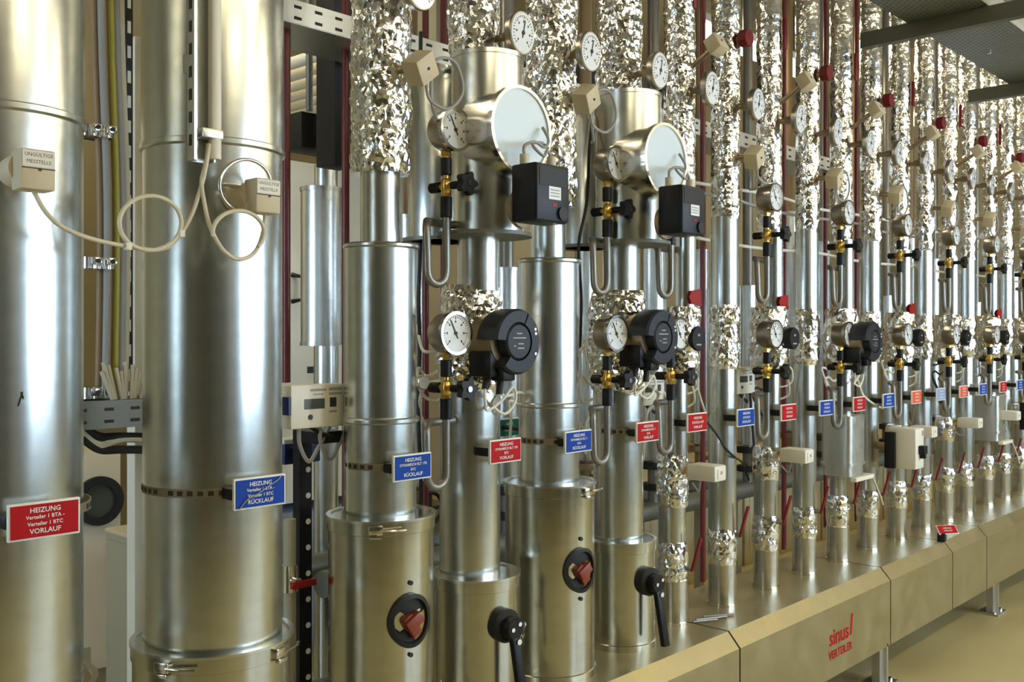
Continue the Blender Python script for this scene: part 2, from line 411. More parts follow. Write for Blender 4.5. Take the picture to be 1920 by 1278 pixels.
pipe(3, X3, 'pipe with red sign, tall upper drum and black lever, the first of its kind', S(X3, ('foil', -700, 108, 48, 887), ('drum', 108, 440, 68, 914), ('clad', 440, 545, 39, 897), ('pumpfoil', 535, 735, 55, 882), ('clad', 728, 1082, 57, 881)) +
     [('plate', zat(438, X3, 1.96), zat(445, X3, 1.96), .136, 1.965), ('footshell', zat(1072, X3, 2), Z0, rad(81, X3, 2), 2.0)])
pipe(4, X4, 'pipe with blue sign and red-knob window between the two drums', S(X4, ('foil', -700, 388, 47, 1033), ('clad', 380, 492, 33, 1027), ('clad', 488, 908, 57, 1029)) +
     [('bead', zat(752, X4, 2), zat(762, X4, 2), rad(57, X4, 2), 2.0), ('bead', zat(486, X4, 2), zat(495, X4, 2), rad(57, X4, 2), 2.0), ('footshell', zat(902, X4, 2), Z0, rad(84, X4, 2), 2.0)])
pipe(5, X5, 'pipe with red sign, tall upper drum and black lever, the second of its kind', S(X5, ('foil', -700, 185, 42, 1160), ('drum', 180, 455, 62, 1178), ('clad', 455, 552, 34, 1165), ('pumpfoil', 545, 737, 49, 1158), ('clad', 730, 1014, 47, 1159)) +
     [('plate', zat(454, X5, 1.96), zat(460, X5, 1.96), .136, 1.965), ('footshell', zat(1008, X5, 2), Z0, rad(63.5, X5, 2), 2.0)])
SLIM = {6: 3.016, 7: 3.35, 8: 3.692, 9: 4.032, 10: 4.366, 11: 4.696, 12: 5.05, 13: 5.39, 14: 5.738, 15: 6.06, 16: 6.43, 17: 6.77, 18: 7.13, 19: 7.48, 20: 7.83}
pipe(6, X6, 'first slim pipe from the thick ones, red sign and two foil bands low down', S(X6, ('foil', -700, 335, 29, 1274), ('clad', 330, 578, 20, 1285), ('pumpfoil', 575, 700, 31, 1280), ('clad', 690, 852, 18, 1271), ('foil', 845, 948, 29, 1261), ('clad', 943, 1018, 26, 1260), ('foil', 1013, 1088, 29, 1261)) + [('base', zat(1084, X6, 2), Z0, rad(27, X6, 2), 2.0)])
def odn(i): return ORD[i - 6]
for i in range(7, 21):
    X = SLIM[i]; ret = i % 2 == 1
    lab = '%s slim pipe counted from the thick ones, %s' % (odn(i), 'straight, carrying a blue sign' if ret else 'with pressure gauges and a red sign')
    g = .0505
    if i == 7: g = .054
    if ret:
        secs = [('foil', 9, 1.975, g * 1.0, 1.985), ('clad', 1.985, 1.64, g, 1.99), ('foil', 1.65, 1.405, g * 1.07, 1.99), ('clad', 1.41, .79, g, 2.0), ('foil', .797, .655, g * 1.05, 2.0), ('base', .66, Z0, g, 2.0)]
    elif i == 10:
        secs = [('foil', 9, 1.96, g, 1.985), ('clad', 1.97, 1.64, .036, 1.965), ('pumpfoil', 1.655, 1.385, .07, 1.985), ('clad', 1.40, 1.10, .034, 1.97), ('clad', .93, .785, .036, 2.0), ('foil', .80, .655, g * 1.05, 2.0), ('base', .66, Z0, g, 2.0)]
    elif i == 16:
        secs = [('foil', 9, 1.96, g, 1.985), ('clad', 1.97, 1.64, .036, 1.965), ('pumpfoil', 1.655, 1.385, .07, 1.985), ('clad', 1.40, 1.10, .034, 1.97), ('clad', .93, .785, .036, 2.0), ('foil', .80, .655, g * 1.05, 2.0), ('base', .66, Z0, g, 2.0)]
    else:
        secs = [('foil', 9, 1.955, g, 1.985), ('clad', 1.965, 1.635, .037, 1.965), ('pumpfoil', 1.65, 1.385, .07, 1.985), ('clad', 1.40, 1.065, .034, 1.975), ('foil', 1.08, .942, .053, 2.0), ('clad', .95, .785, g * .97, 2.0), ('foil', .80, .655, g * 1.06, 2.0), ('base', .66, Z0, g, 2.0)]
    pipe(i, X, lab, secs)

# rear cylinder and side port of the two drums, stub and cap
for idx, X, zt in ((3, X3, zat(130, X3, 2.15)), (5, X5, zat(215, X5, 2.15))):
    root = PX[idx]; zb = zat(440 if idx == 3 else 455, X, 1.96) - BASE; zc = zat(246 if idx == 3 else 302, X, 1.82) - BASE
    MB().lathe([(.083, zb), (.083, zt - BASE - .03), (.07, zt - BASE)], (0, .165, 0), seg=48).build('rear_cylinder', M['galv'], root)
    MB().box((0, .08, zb - .003), (.15, .26, .010)).lathe([(.10, zb - .008), (.10, zb + .002)], (0, .165, 0), seg=48).build('rear_flange', M['tray_dull'], root)
    MB().lathe([(.09, 0), (.115, .04), (.115, .160)], (-.012, -.022, zc), (0, -1, 0), seg=64).build('side_port', M['galv_dull'], root)
    MB().ring((-.012, -.180, zc), (0, -1, 0), .112, .121, -.006, .012, 64).build('port_rim', M['chrome'], root)
    MB().lathe([(.117, 0), (.117, .006), (.1165, .0065)], (-.012, -.180, zc), (0, -1, 0), seg=64).build('port_cover', M['disc'], root)
# red-knob windows on the shells of pipes 2 and 4, black levers on 3 and 5, latches
def radial(idx, bearing): a = math.radians(bearing); return Vector((math.cos(a), math.sin(a), 0))
for idx, X, u, v, hw in ((2, X2, 760, 1162, 99), (4, X4, 1080, 1068, 84)):
    R = rad(hw, X, 2); d = radial(idx, 262); z = zat(v, X + d.x * R, 2 + d.y * R) - BASE
    wn = MB(); c = d * (R - .012) + Vector((0, 0, z))
    # collar that follows the shell, a flush black disc for the recess shade and the knob
    seg = 40; side = Vector((0, 0, 1)).cross(d)
    vs = []; fs = []
    rings = [(.060, -.004), (.062, .010), (.052, .012), (.048, -.004)]
    for rr, h in rings:
        for k in range(seg):
            a = 2 * math.pi * k / seg; x = rr * math.cos(a); y = rr * math.sin(a) * 1.08
            dep = math.sqrt(max(R * R - x * x, 0)) + h
            vs.append(d * dep + side * x + Vector((0, 0, z + y)))
    for i in range(3):
        for k in range(seg):
            k2 = (k + 1) % seg; fs.append((i * seg + k, i * seg + k2, (i + 1) * seg + k2, (i + 1) * seg + k))
    pf = MB().add(vs, fs).build('window_gasket', M['rubber'], PX[idx])
    vs = []; fs = []
    for q, rr in enumerate((.0, .05)):
        for k in range(seg):
            a = 2 * math.pi * k / seg; x = rr * math.cos(a); y = rr * math.sin(a) * 1.08
            vs.append(d * (math.sqrt(R * R - x * x) + .0012) + side * x + Vector((0, 0, z + y)))
    fs = [(k, (k + 1) % seg, seg + (k + 1) % seg, seg + k) for k in range(seg)]
    MB().add(vs, fs).build('window_recess', M['rubber'], pf)
    vs = []; fs = []
    arc = [math.radians(q) for q in range(-75, 30, 7)]
    for rr in (.034, .0475):
        for a in arc:
            x = rr * math.cos(a); y = rr * math.sin(a) * 1.08
            vs.append(d * (math.sqrt(R * R - x * x) + .004) + side * x + Vector((0, 0, z + y)))
    n_ = len(arc); fs = [(k, k + 1, n_ + k + 1, n_ + k) for k in range(n_ - 1)]
    MB().add(vs, fs).build('valve_throat', M['gold'], pf)
    Rm = Matrix((side, d, Vector((0, 0, 1)))).transposed() @ Matrix.Rotation(math.radians(-33), 3, 'Y')
    kn = MB().box(d * (R + .012) + Vector((0, 0, z)), (.05, .03, .030), .004, Rm).box(d * (R + .006) + Vector((0, 0, z - .012)), (.030, .02, .06), .004, Rm)
    kn.build('valve_knob', M['knob_red'], PX[idx])
    for dz in (.093, -.086): MB().cyl(d * (R - .002) + Vector((0, 0, z + dz)), d * (R + .005) + Vector((0, 0, z + dz)), .006, seg=10).build('screw', M['rubber'], PX[idx])
for idx, X, u, v, hw in ((3, X3, 940, 1170, 81), (5, X5, 1216, 1088, 63.5)):
    R = rad(hw, X, 2); d = radial(idx, 262); z = zat(v, X + d.x * R, 2 + d.y * R) - BASE
    side = Vector((0, 0, 1)).cross(d); c = d * R + Vector((0, 0, z))
    hb = MB().lathe([(.046, -.01), (.046, .022), (.038, .030)], c, tuple(d), 28).build('valve_hub', M['rubber'], PX[idx])
    lv = MB()
    top = c + d * .045 + Vector((0, 0, .01)); end = c + d * .075 + side * .012 + Vector((0, 0, -.20))
    ax = (end - top).normalized(); Rm = Matrix((side, ax.cross(side), ax)).transposed()
    lv.box((top + end) / 2, (.028, .020, (end - top).length), .005, Rm)
    lv.cyl(c + d * .02, c + d * .06, .030, seg=22, bev=.004)
    lv.build('lever', M['black'], PX[idx])
    for q0, q1, sx, sz, rr in ((.061, .064, .012, .012, .006), (.061, .064, -.012, 0, .006), (.058, .066, .008, -.035, .008)):
        o_ = side * sx + Vector((0, 0, sz)); MB().cyl(c + d * q0 + o_, c + d * q1 + o_, rr, seg=10).build('lever_screw', M['chrome'], PX[idx])
for a, z0_, z1_, a2 in ((262.5, 1.405, 1.43, 265.5), (264.5, 1.43, 1.418, 266)):
    d0 = radial(0, a) * .1508; d1 = radial(0, a2) * .1508
    MB().cyl((d0.x, d0.y, z0_ - BASE), (d1.x, d1.y, z1_ - BASE), .0012, seg=6).build('pen_mark', M['rubber'], PX[0])
def latch(idx, R, z, bearing):
    d = radial(idx, bearing); side = Vector((0, 0, 1)).cross(d); Rm = Matrix((side, d, Vector((0, 0, 1)))).transposed(); c = d * (R + .008) + Vector((0, 0, z - BASE))
    MB().box(c, (.035, .012, .022), .002, Rm).tube([c + side * .012 + d * .006, c + side * .05 + d * .004, c + side * .075 - d * .004], .0035, 8).box(c - Vector((0, 0, .016)) + d * .004, (.030, .012, .008), .001, Rm).build('latch', M['chrome'], PX[idx])
latch(1, .171, .845, 205); latch(1, .171, .845, 290)
latch(2, rad(99, X2, 2), zat(980, X2, 2) + .008, 225); latch(2, rad(99, X2, 2), .62, 300)
latch(4, rad(84, X4, 2), zat(912, X4, 2), 272); latch(3, rad(81, X3, 2), .7, 300)

# ------------------------------------------------------------------ signs and their straps
PIPENAME = {0: 'the thickest pipe at the left edge', 1: 'the thick pipe with ivory cable loops', 2: 'the first pipe with a red-knob window', 3: 'the first pipe with a black lever', 4: 'the second pipe with a red-knob window', 5: 'the second pipe with a black lever'}
for i in range(6, 21): PIPENAME[i] = 'the %s slim pipe' % odn(i)
def sign(i, X, Ys, z, col, lines, R, Yp=2.0, strap=True, block=True):
    cn = {'red_sign': 'red', 'blue_sign': 'blue', 'orange_sign': 'faded red', 'pale_sign': 'pale blue'}[col]
    t = thing('pipe_sign', '%s lettered sign plate strapped to %s' % (cn, PIPENAME[i]), 'sign', (X, Ys, z), 'lettered pipe signs')
    MB().box((0, .004, 0), (.126, .008, .066), .0015).build('plate_edge', M['ink'], t)
    MB().box((0, -.0006, 0), (.118, .002, .058)).build('plate', M[col], t)
    lettering([(a, 0, q, s_) for a, q, s_ in lines], M['ink'], t, 'lettering', (0, -.0024, 0), bold=.012)
    if block:
        MB().box((-.052, .016 + (Yp - R - Ys - .012) / 2, .0), (.024, Yp - R - Ys, .024), .002).build('bracket', M['black'], t)
    if strap:
        mb = MB(); seg = 72 if R > .08 else 36; o = (0, Yp - Ys, 0)
        mb.ring(o, (0, 0, 1), R, R + .0018, -.009, .009, seg)
        if i < 6:
            n_ = int(2 * math.pi * R / .021)
            for k in range(n_):
                if k % 7 == 3: continue
                a = 2 * math.pi * k / n_; Rm = Matrix.Rotation(a, 3, 'Z')
                mb.box(Vector(o) + Rm @ Vector((R + .0016, 0, 0)), (.002, .012, .010), 0, Rm, 1)
        mb.build('strap', [M['band'], M['band_hole']], t)
    return t
H4 = lambda a, b_, c, d: [(a, .0185, .0125), (b_, .0065, .0095), (c, -.0055, .0095), (d, -.0185, .0125)]
H3 = lambda a, b_, d: [(a, .016, .0125), (b_, 0, .0115), (d, -.016, .0125)]
sign(0, .733, 1.815, 1.203, 'red_sign', H4('HEIZUNG', 'Verteiler 1 BTA -', 'Verteiler 1 BTC', 'VORLAUF'), .15)
s1 = sign(1, 1.177, 1.815, 1.201, 'blue_sign', H4('HEIZUNG', 'Verteiler 1 BTA -', 'Verteiler 1 BTC', 'RÜCKLAUF'), .15)
MB().tube([(-.052, -.004, -.03), (-.035, -.005, -.012), (-.01, -.005, -.003), (.015, -.005, .010), (.04, -.005, .022), (.05, -.004, .031)], .0012, 6).build('thin_wire', M['cable_grey'], s1)
sign(2, 1.661, 1.878, 1.2015, 'blue_sign', H4('HEIZUNG', 'DYNAMISCH RLT 170', 'BTC', 'RÜCKLAUF'), rad(68, X2, 2))
sign(3, X3 + .005, 1.885, 1.212, 'red_sign', H4('HEIZUNG', 'DYNAMISCH RLT 170', 'BTC', 'VORLAUF'), rad(57, X3, 1.98), Yp=ry(881, X3))
sign(4, X4, 1.885, 1.213, 'blue_sign', H4('HEIZUNG', 'DYNAMISCH RLT 1', 'BTA', 'RÜCKLAUF'), rad(57, X4, 2))
sign(5, X5, 1.89, 1.216, 'red_sign', H4('HEIZUNG', 'DYNAMISCH RLT 1', 'BTA', 'VORLAUF'), rad(47, X5, 2))
sign(6, X6, 1.90, 1.226, 'red_sign', H3('HEIZUNG', 'STATISCH OST', 'VORLAUF'), .036, Yp=ry(1271, X6))
for i in range(7, 20):
    col = 'blue_sign' if i % 2 else 'red_sign'
    if i in (12, 14): col = 'orange_sign'
    if i == 13: col = 'pale_sign'
    ret = i % 2
    sign(i, SLIM[i] + .005, 1.90, 1.223, col, H3('HEIZUNG', 'STATISCH', 'RÜCKLAUF' if ret else 'VORLAUF'), .0505 if ret else .034, Yp=2.0 if ret else 1.975)
# the small sign lying on the manifold edge
t = thing('pipe_sign', 'small red sign on a black clip standing on the manifold edge', 'sign', (at(1762, 1018, 1.81).x, 1.80, .50), 'lettered pipe signs')
MB().box((0, 0, .022), (.035, .035, .044), .003).build('clip', M['black'], t)
Rm = Matrix.Rotation(math.radians(-35), 3, 'Z') @ Matrix.Rotation(math.radians(48), 3, 'X')
MB().box((.03, -.015, .056), (.11, .05, .008), .001, Rm).build('plate_edge', M['ink'], t); MB().box(Vector((.03, -.015, .056)) + Rm @ Vector((0, 0, .0045)), (.102, .044, .002), 0, Rm).build('plate', M['red_sign'], t)
o = lettering([('HEIZUNG', 0, .006, .011), ('VORLAUF', 0, -.008, .011)], M['ink'], t, 'lettering', (.03, -.015, .056), R=Rm @ Matrix.Rotation(math.radians(-90), 3, 'X'))
o.location = Rm @ Vector((0, 0, .0065))
# green sign seen behind
t = thing('pipe_sign', 'small dark green sign hung between the first lever pipe and the next window pipe', 'sign', at(955, 800, 2.22), 'lettered pipe signs')
MB().box((0, .004, 0), (.10, .006, .06), .001).build('plate_edge', M['ink'], t); MB().box((0, 0, -.002), (.098, .003, .054)).build('plate', M['green_sign'], t)
lettering([('KÄLTE', 0, .010, .011), ('VORLAUF', 0, -.010, .011)], M['ink'], t, 'lettering', (0, -.002, 0))
MB().cyl((-.03, .0, .0), (-.05, -.155, .0), .006, seg=8).build('holder', M['black'], t)

# ------------------------------------------------------------------ pressure gauges
def make_gauge():
    t = thing('pressure_gauge', '', 'pressure gauge', (0, 0, 0), 'pressure gauges on siphon tubes')
    MB().lathe([(.030, -.028), (.047, -.024), (.0535, -.012), (.0545, .030), (.0545, .034)], (0, 0, 0), (0, -1, 0), 40).build('case', M['case'], t)
    MB().ring((0, 0, 0), (0, -1, 0), .0505, .0585, .031, .043, 44).build('bezel', M['chrome'], t)
    d = MB().lathe([(.052, .034), (.052, .0365)], (0, 0, 0), (0, -1, 0), 40).build('dial', M['white'], t)
    sc = MB()
    for k in range(31):
        a = math.radians(225 - k * 9); L = .009 if k % 5 == 0 else .0045; wd = .0022 if k % 5 == 0 else .0011
        Rm = Matrix.Rotation(-a, 3, 'Y'); sc.box(Rm @ Vector((.0455 - L / 2, 0, 0)) + Vector((0, -.0370, 0)), (L, .0008, wd), 0, Rm)
    for k in range(0, 31, 5):
        a = math.radians(225 - k * 9); Rm = Matrix.Rotation(-a, 3, 'Y'); sc.box(Rm @ Vector((.031, 0, 0)) + Vector((0, -.0370, 0)), (.004, .0008, .006), 0)
    sc.build('scale', M['dark_ink'], d)
    Rm = Matrix.Rotation(math.radians(-118), 3, 'Y')
    MB().box(Rm @ Vector((.012, 0, 0)) + Vector((0, -.0385, 0)), (.056, .001, .0028), 0, Rm).cyl((0, -.037, 0), (0, -.040, 0), .005, seg=14).build('pointer', M['dark_ink'], d)
    MB().cyl((0, 0, -.050), (0, 0, -.074), .010, seg=6).cyl((0, 0, -.056), (0, 0, -.066), .014, seg=6).build('brass_nipple', M['brass'], t)
    MB().cyl((0, 0, -.072), (0, 0, -.118), .0155, seg=16, bev=.002).build('collar', M['black'], t)
    vb = MB().cyl((0, 0, -.116), (0, 0, -.180), .0085, seg=14).lathe([(.008, -.022), (.0135, -.016), (.0155, 0), (.0135, .016), (.008, .022)], (0, 0, -.148), (0, 0, 1), 18).cyl((0, .03, -.148), (0, -.03, -.148), .009, seg=12).cyl((0, 0, -.167), (0, 0, -.178), .0125, seg=6).build('shutoff_valve', M['brass'], t)
    hw = MB()
    hw.cyl((0, -.024, -.148), (0, -.072, -.148), .0105, seg=14)
    n_ = 40; pr = []
    for k in range(n_):
        a = 2 * math.pi * k / n_; rr = .0275 + .0055 * math.cos(5 * a); pr.append((rr * math.cos(a), rr * math.sin(a) - .148))
    hw.prism(pr, 'y', -.090, -.070)
    h = hw.build('handwheel', M['black'], vb)
    MB().cyl((0, -.090, -.148), (0, -.0935, -.148), .008, seg=12, bev=.001).build('wheel_screw', M['chrome'], h) if False else None
    MB().cyl((0, .022, -.148), (0, .060, -.148), .0145, seg=16, bev=.003).build('blanking_cap', M['black'], vb)
    MB().cyl((0, 0, -.176), (0, 0, -.232), .0165, seg=16, bev=.002).build('lower_collar', M['black'], t)
    # siphon: down, U-bend, up and over into the pipe
    P = [(0, 0, -.23), (0, 0, -.30), (0, 0, -.372)]
    for k in range(1, 7): a = math.pi * k / 6; P.append((-.032 + .032 * math.cos(a), .004 * k / 6, -.380 - .032 * math.sin(a)))
    P += [(-.064, .006, -.33), (-.064, .008, -.275)]
    for k in range(1, 5): a = math.pi * .5 * k / 4; P.append((-.064 + .03 * (1 - math.cos(a)), .008 + .03 * (1 - math.cos(a)), -.272 + .03 * math.sin(a)))
    P += [(.0, .045, -.242), (.075, .05, -.242)]
    MB().tube(P, .0112, 12, sub=4).build('siphon_tube', M['steel'], t)
    return t
gauge = make_gauge()
MB().cyl((0, -.0895, -.148), (0, -.0935, -.148), .008, seg=12).build('wheel_screw', M['chrome'], [c for c in gauge.children if c.name.startswith('shutoff')][0])
first = True
GP = {3: X3 - .162, 5: X5 - .142, 6: X6 - .085}
for i in (8, 10, 12, 14, 16, 18): GP[i] = SLIM[i] - .083
for i, gx in GP.items():
    for lvl, z in (('upper', 2.082), ('lower', 1.538)):
        gy = 1.95 if i != 6 else 1.955
        lab = '%s white-dial pressure gauge on %s' % (lvl, PIPENAME[i])
        if first: gauge.location = (gx, gy, z); gauge['label'] = lab; first = False
        else: dup(gauge, (gx, gy, z), lab)

# ------------------------------------------------------------------ dial thermometers
def make_thermo():
    t = thing('dial_thermometer', '', 'thermometer', (0, 0, 0), 'dial thermometers on the foil lengths')
    h = Matrix.Rotation(math.radians(7), 3, 'Z') @ Matrix.Rotation(math.radians(4), 3, 'X')
    ax = tuple(h @ Vector((0, -1, 0)))
    MB().lathe([(.045, -.006), (.058, 0), (.0605, .016), (.0575, .020)], (0, -.118, 0), ax, 40).build('case', M['case'], t)
    o = Vector((0, -.118, 0)) + Vector(ax) * .0205
    d = MB().lathe([(.0545, -.002), (.0545, .001)], o, ax, 40).build('dial', M['white'], t)
    sc = MB()
    for k in range(25):
        a = math.radians(225 - k * 11.25); L = .009 if k % 4 == 0 else .005
        Rm = h @ Matrix.Rotation(-a, 3, 'Y'); sc.box(Rm @ Vector((.047 - L / 2, 0, 0)) + o + Vector(ax) * .0014, (L, .0008, .002), 0, Rm)
    for k in range(0, 25, 4):
        a = math.radians(225 - k * 11.25); Rm = h @ Matrix.Rotation(-a, 3, 'Y'); sc.box(Rm @ Vector((.031, 0, 0)) + o + Vector(ax) * .0014, (.0045, .0008, .006), 0, h)
    sc.build('scale', M['dark_ink'], d)
    Rm = h @ Matrix.Rotation(math.radians(-80), 3, 'Y')
    MB().box(Rm @ Vector((.010, 0, 0)) + o + Vector(ax) * .0026, (.05, .0008, .003), 0, Rm).cyl(o, o + Vector(ax) * .004, .006, seg=14).build('pointer', M['dark_ink'], d)
    MB().cyl((0, .0, 0), (0, -.115, 0), .0105, seg=14).cyl((0, -.075, 0), (0, -.100, 0), .016, seg=6).build('stem', M['bronze'], t)
    return t
th = make_thermo(); first = True
for i in range(2, 20):
    X = {2: X2, 3: X3 + .03, 4: X4 + .01, 5: X5 + .005, 6: X6 + .01}.get(i, SLIM.get(i))
    z = {2: 2.405, 3: 2.372, 4: 2.385, 5: 2.40}.get(i, 2.40)
    lab = 'round white dial thermometer high on %s' % PIPENAME[i]
    loc = (X, 1.985, z)
    if first: th.location = loc; th['label'] = lab; first = False
    else: dup(th, loc, lab)

# ------------------------------------------------------------------ circulation pumps
def cable_part(pts, parent, m_='cable', r_=.0042, name='cable'):
    return MB().tube(pts, r_, 8).build(name, M[m_], parent)
def make_big_pump():
    t = thing('circulation_pump', '', 'pump', (0, 0, 0), 'circulation pumps')
    MB().lathe([(.06, -.02), (.074, .0), (.074, .105)], (0, 0, .004), (0, -1, 0), 40).build('motor_housing', M['bronze'], t)
    rg = MB()
    for a0, a1 in ((-130, 62), (66, 176)):
        seg = 30; vs = []; fs = []
        A = [math.radians(a0 + (a1 - a0) * k / seg) for k in range(seg + 1)]
        for a in A:
            for rr, y in ((.053, -.105), (.085, -.062), (.090, -.075), (.090, -.135), (.084, -.142), (.053, -.142)): vs.append((rr * math.cos(a), y, rr * math.sin(a)))
        for k in range(seg):
            for q in range(6): q2 = (q + 1) % 6; fs.append((k * 6 + q, k * 6 + q2, k * 6 + 6 + q2, k * 6 + 6 + q))
        fs += [(0, 1, 2, 3, 4, 5), tuple(seg * 6 + q for q in (5, 4, 3, 2, 1, 0))]
        rg.add(vs, fs)
    rg.build('head_ring', M['anthracite'], t)
    d = MB().lathe([(.05, .10), (.05, .138), (.045, .143)], (0, 0, 0), (0, -1, 0), 40).build('display', M['anthracite'], t)
    ib = MB()
    for q, (x, z, wd) in enumerate([(0, .022, .022), (0, .010, .052), (.006, -.006, .022), (.006, -.018, .026), (-.018, -.012, .008)]): ib.box((x, -.1434, z), (wd, .0008, .0035))
    ib.build('print', M['cable_grey'], d)
    for x, z in ((.066, .034), (.068, .022), (.067, -.034)): MB().cyl((x, -.140, z), (x, -.1436, z), .0042, seg=10).build('signal_dot', M['white'], t)
    MB().box((-.030, -.06, -.062), (.085, .085, .070), .006).box((-.02, -.10, -.088), (.05, .05, .04), .006).build('terminal_box', M['black'], t)
    for p0, p1 in (((-.05, -.07, -.095), (-.06, -.07, -.130)), ((-.02, -.09, -.105), (-.025, -.09, -.145))): MB().cyl(p0, p1, .010, seg=10).build('cable_gland', M['rubber'], t)
    cable_part([(-.06, -.07, -.125), (-.07, -.08, -.16), (-.04, -.06, -.19), (.03, -.05, -.165), (.075, -.05, -.13), (.085, -.05, -.17), (.04, -.05, -.205), (.0, -.04, -.175), (-.02, -.085, -.14)], t, 'cable_white')
    return t
bp = make_big_pump(); first = True
for i, X in ((3, X3 - .005), (5, X5 - .005), (10, SLIM[10])):
    lab = 'large black round-headed pump on %s' % PIPENAME[i]; loc = (X, 1.968, zat(640, X, 1.86) if i != 5 else 1.527)
    if first: bp.location = loc; bp['label'] = lab; first = False
    else: dup(bp, loc, lab)
def make_small_pump():
    t = thing('circulation_pump', '', 'pump', (0, 0, 0), 'circulation pumps')
    MB().lathe([(.032, 0), (.045, .02), (.045, .062), (.040, .068)], (0, 0, 0), (0, -1, 0), 30).box((-.01, -.035, -.035), (.055, .05, .04), .006).build('motor_housing', M['red'], t)
    h = MB().lathe([(.044, .060), (.045, .066), (.045, .100), (.041, .106)], (0, 0, 0), (0, -1, 0), 32).build('head', M['black'], t)
    MB().box((0, -.1064, -.022), (.03, .0008, .006)).build('print', M['cable_grey'], h); MB().box((0, -.1064, .012), (.014, .0008, .008)).build('print', M['cable_grey'], h)
    MB().box((0, -.045, -.075), (.05, .05, .055), .006).build('terminal_box', M['black'], t)
    cable_part([(0, -.05, -.10), (.01, -.06, -.14), (.03, -.065, -.19), (.055, -.05, -.23), (.04, -.02, -.25), (.01, .02, -.25)], t)
    cable_part([(.012, -.055, -.10), (.035, -.075, -.13), (.06, -.06, -.18), (.03, -.03, -.20), (.0, .02, -.19)], t, 'cable_white', .0035)
    return t
sp = make_small_pump(); first = True
for i in (6, 8, 12, 14, 16, 18):
    X = SLIM[i] + (.0 if i == 6 else .015); lab = 'small red and black pump on %s' % PIPENAME[i]; loc = (X, 1.985 if i != 6 else 2.0, 1.522)
    if first: sp.location = loc; sp['label'] = lab; first = False
    else: dup(sp, loc, lab)

# ------------------------------------------------------------------ valve actuators at the drums
def make_drum_actuator():
    t = thing('valve_actuator', '', 'actuator', (0, 0, 0), 'black actuators on the drums')
    MB().lathe([(.030, 0), (.052, .004), (.052, .018), (.036, .022)], (-.02, .058, -.035), (0, -1, 0), 28).build('mounting_flange', M['bronze'], t)
    MB().box((0, 0, 0), (.134, .086, .152), .006).build('housing', M['black'], t)
    f = MB().box((0, -.044, 0), (.128, .006, .146), .002).build('front_panel', M['anthracite'], t)
    MB().box((0, -.0474, .042), (.112, .002, .048)).build('display', M['black'], f)
    lb = MB().box((.006, -.0475, .0), (.048, .001, .034)).build('label_sticker', M['white'], f)
    pr = MB()
    for z in (.008, .0, -.008): pr.box((.006, -.0483, z), (.036, .0006, .0032))
    pr.build('print', M['cable_grey'], lb)
    MB().box((.006, -.0475, -.031), (.018, .001, .009)).build('indicator', M['red'], f)
    MB().cyl((.035, -.046, -.052), (.035, -.053, -.052), .018, seg=20).build('crank_socket', M['black'], f)
    for x, y in ((-.045, .015), (.035, -.01)): MB().cyl((x, y, .074), (x, y, .104), .013, seg=12).build('cable_gland', M['cable'], t)
    cable_part([(-.045, .015, .10), (-.05, .01, .125), (-.02, .0, .138), (.03, .01, .132), (.07, .03, .16), (.08, .06, .20)], t, 'cable_grey')
    cable_part([(.035, -.01, .10), (.02, -.01, .118), (-.01, -.02, .10), (-.03, .0, .13), (.03, .02, .145), (.08, .04, .14)], t, 'cable_grey')
    return t
da = make_drum_actuator(); first = True
for i, X, v in ((3, 1.992, 362), (5, 2.672, 394)):
    loc = (X, 1.743, zat(v, X, 1.70)); lab = 'black box actuator on the drum of %s' % PIPENAME[i]
    if first: da.location = loc; da['label'] = lab; first = False
    else: dup(da, loc, lab)

# ------------------------------------------------------------------ small fittings repeated along the row
def make_sensor():                                           # box on an inclined sleeve, with a cable loop
    t = thing('temperature_sensor', '', 'sensor', (0, 0, 0), 'beige sensor boxes on the foil')
    d = Vector((0, -.86, .5)); Rm = Matrix.Rotation(math.radians(-30), 3, 'X')
    MB().cyl((0, .02, -.012), d * .11, .0095, seg=12).build('sleeve', M['bronze'], t)
    b_ = MB().box(d * .135, (.062, .05, .062), .004, Rm).build('box', M['beige'], t)
    MB().cyl(d * .135 + Rm @ Vector((0, -.024, 0)), d * .135 + Rm @ Vector((0, -.027, 0)), .004, seg=10).build('screw', M['dark_ink'], b_)
    return t
sen = make_sensor(); first = True
for i in (6, 8, 10, 12, 14, 16, 18):
    lab = 'tilted beige sensor box high on %s' % PIPENAME[i]; loc = (SLIM[i], 1.94, 2.475)
    if first: sen.location = loc; sen['label'] = lab; first = False
    else: dup(sen, loc, lab)
def make_sensor_low():
    t = thing('temperature_sensor', '', 'sensor', (0, 0, 0), 'beige sensor boxes on the foil')
    d = Vector((.05, -.95, -.12)).normalized(); Rm = Matrix.Rotation(math.radians(-38), 3, 'Y') @ Matrix.Rotation(math.radians(14), 3, 'X')
    MB().cyl((0, .03, 0), d * .075, .011, seg=12).build('sleeve', M['bronze'], t)
    b_ = MB().box(d * .10, (.070, .055, .066), .004, Rm).build('box', M['beige'], t)
    MB().cyl(d * .10 + Rm @ Vector((0, -.026, 0)), d * .10 + Rm @ Vector((0, -.030, 0)), .004, seg=10).build('screw', M['dark_ink'], b_)
    q = d * .10
    cable_part([q + Vector((.02, 0, -.035)), q + Vector((.035, 0, -.075)), q + Vector((.10, .0, -.085)), q + Vector((.15, .0, -.03)), q + Vector((.12, .0, .04)), q + Vector((.06, .01, .03)), q + Vector((.055, .02, -.06)), q + Vector((.10, .05, -.10)), q + Vector((.18, .12, -.09))], t, 'cable_grey')
    return t
sl = make_sensor_low(); first = True
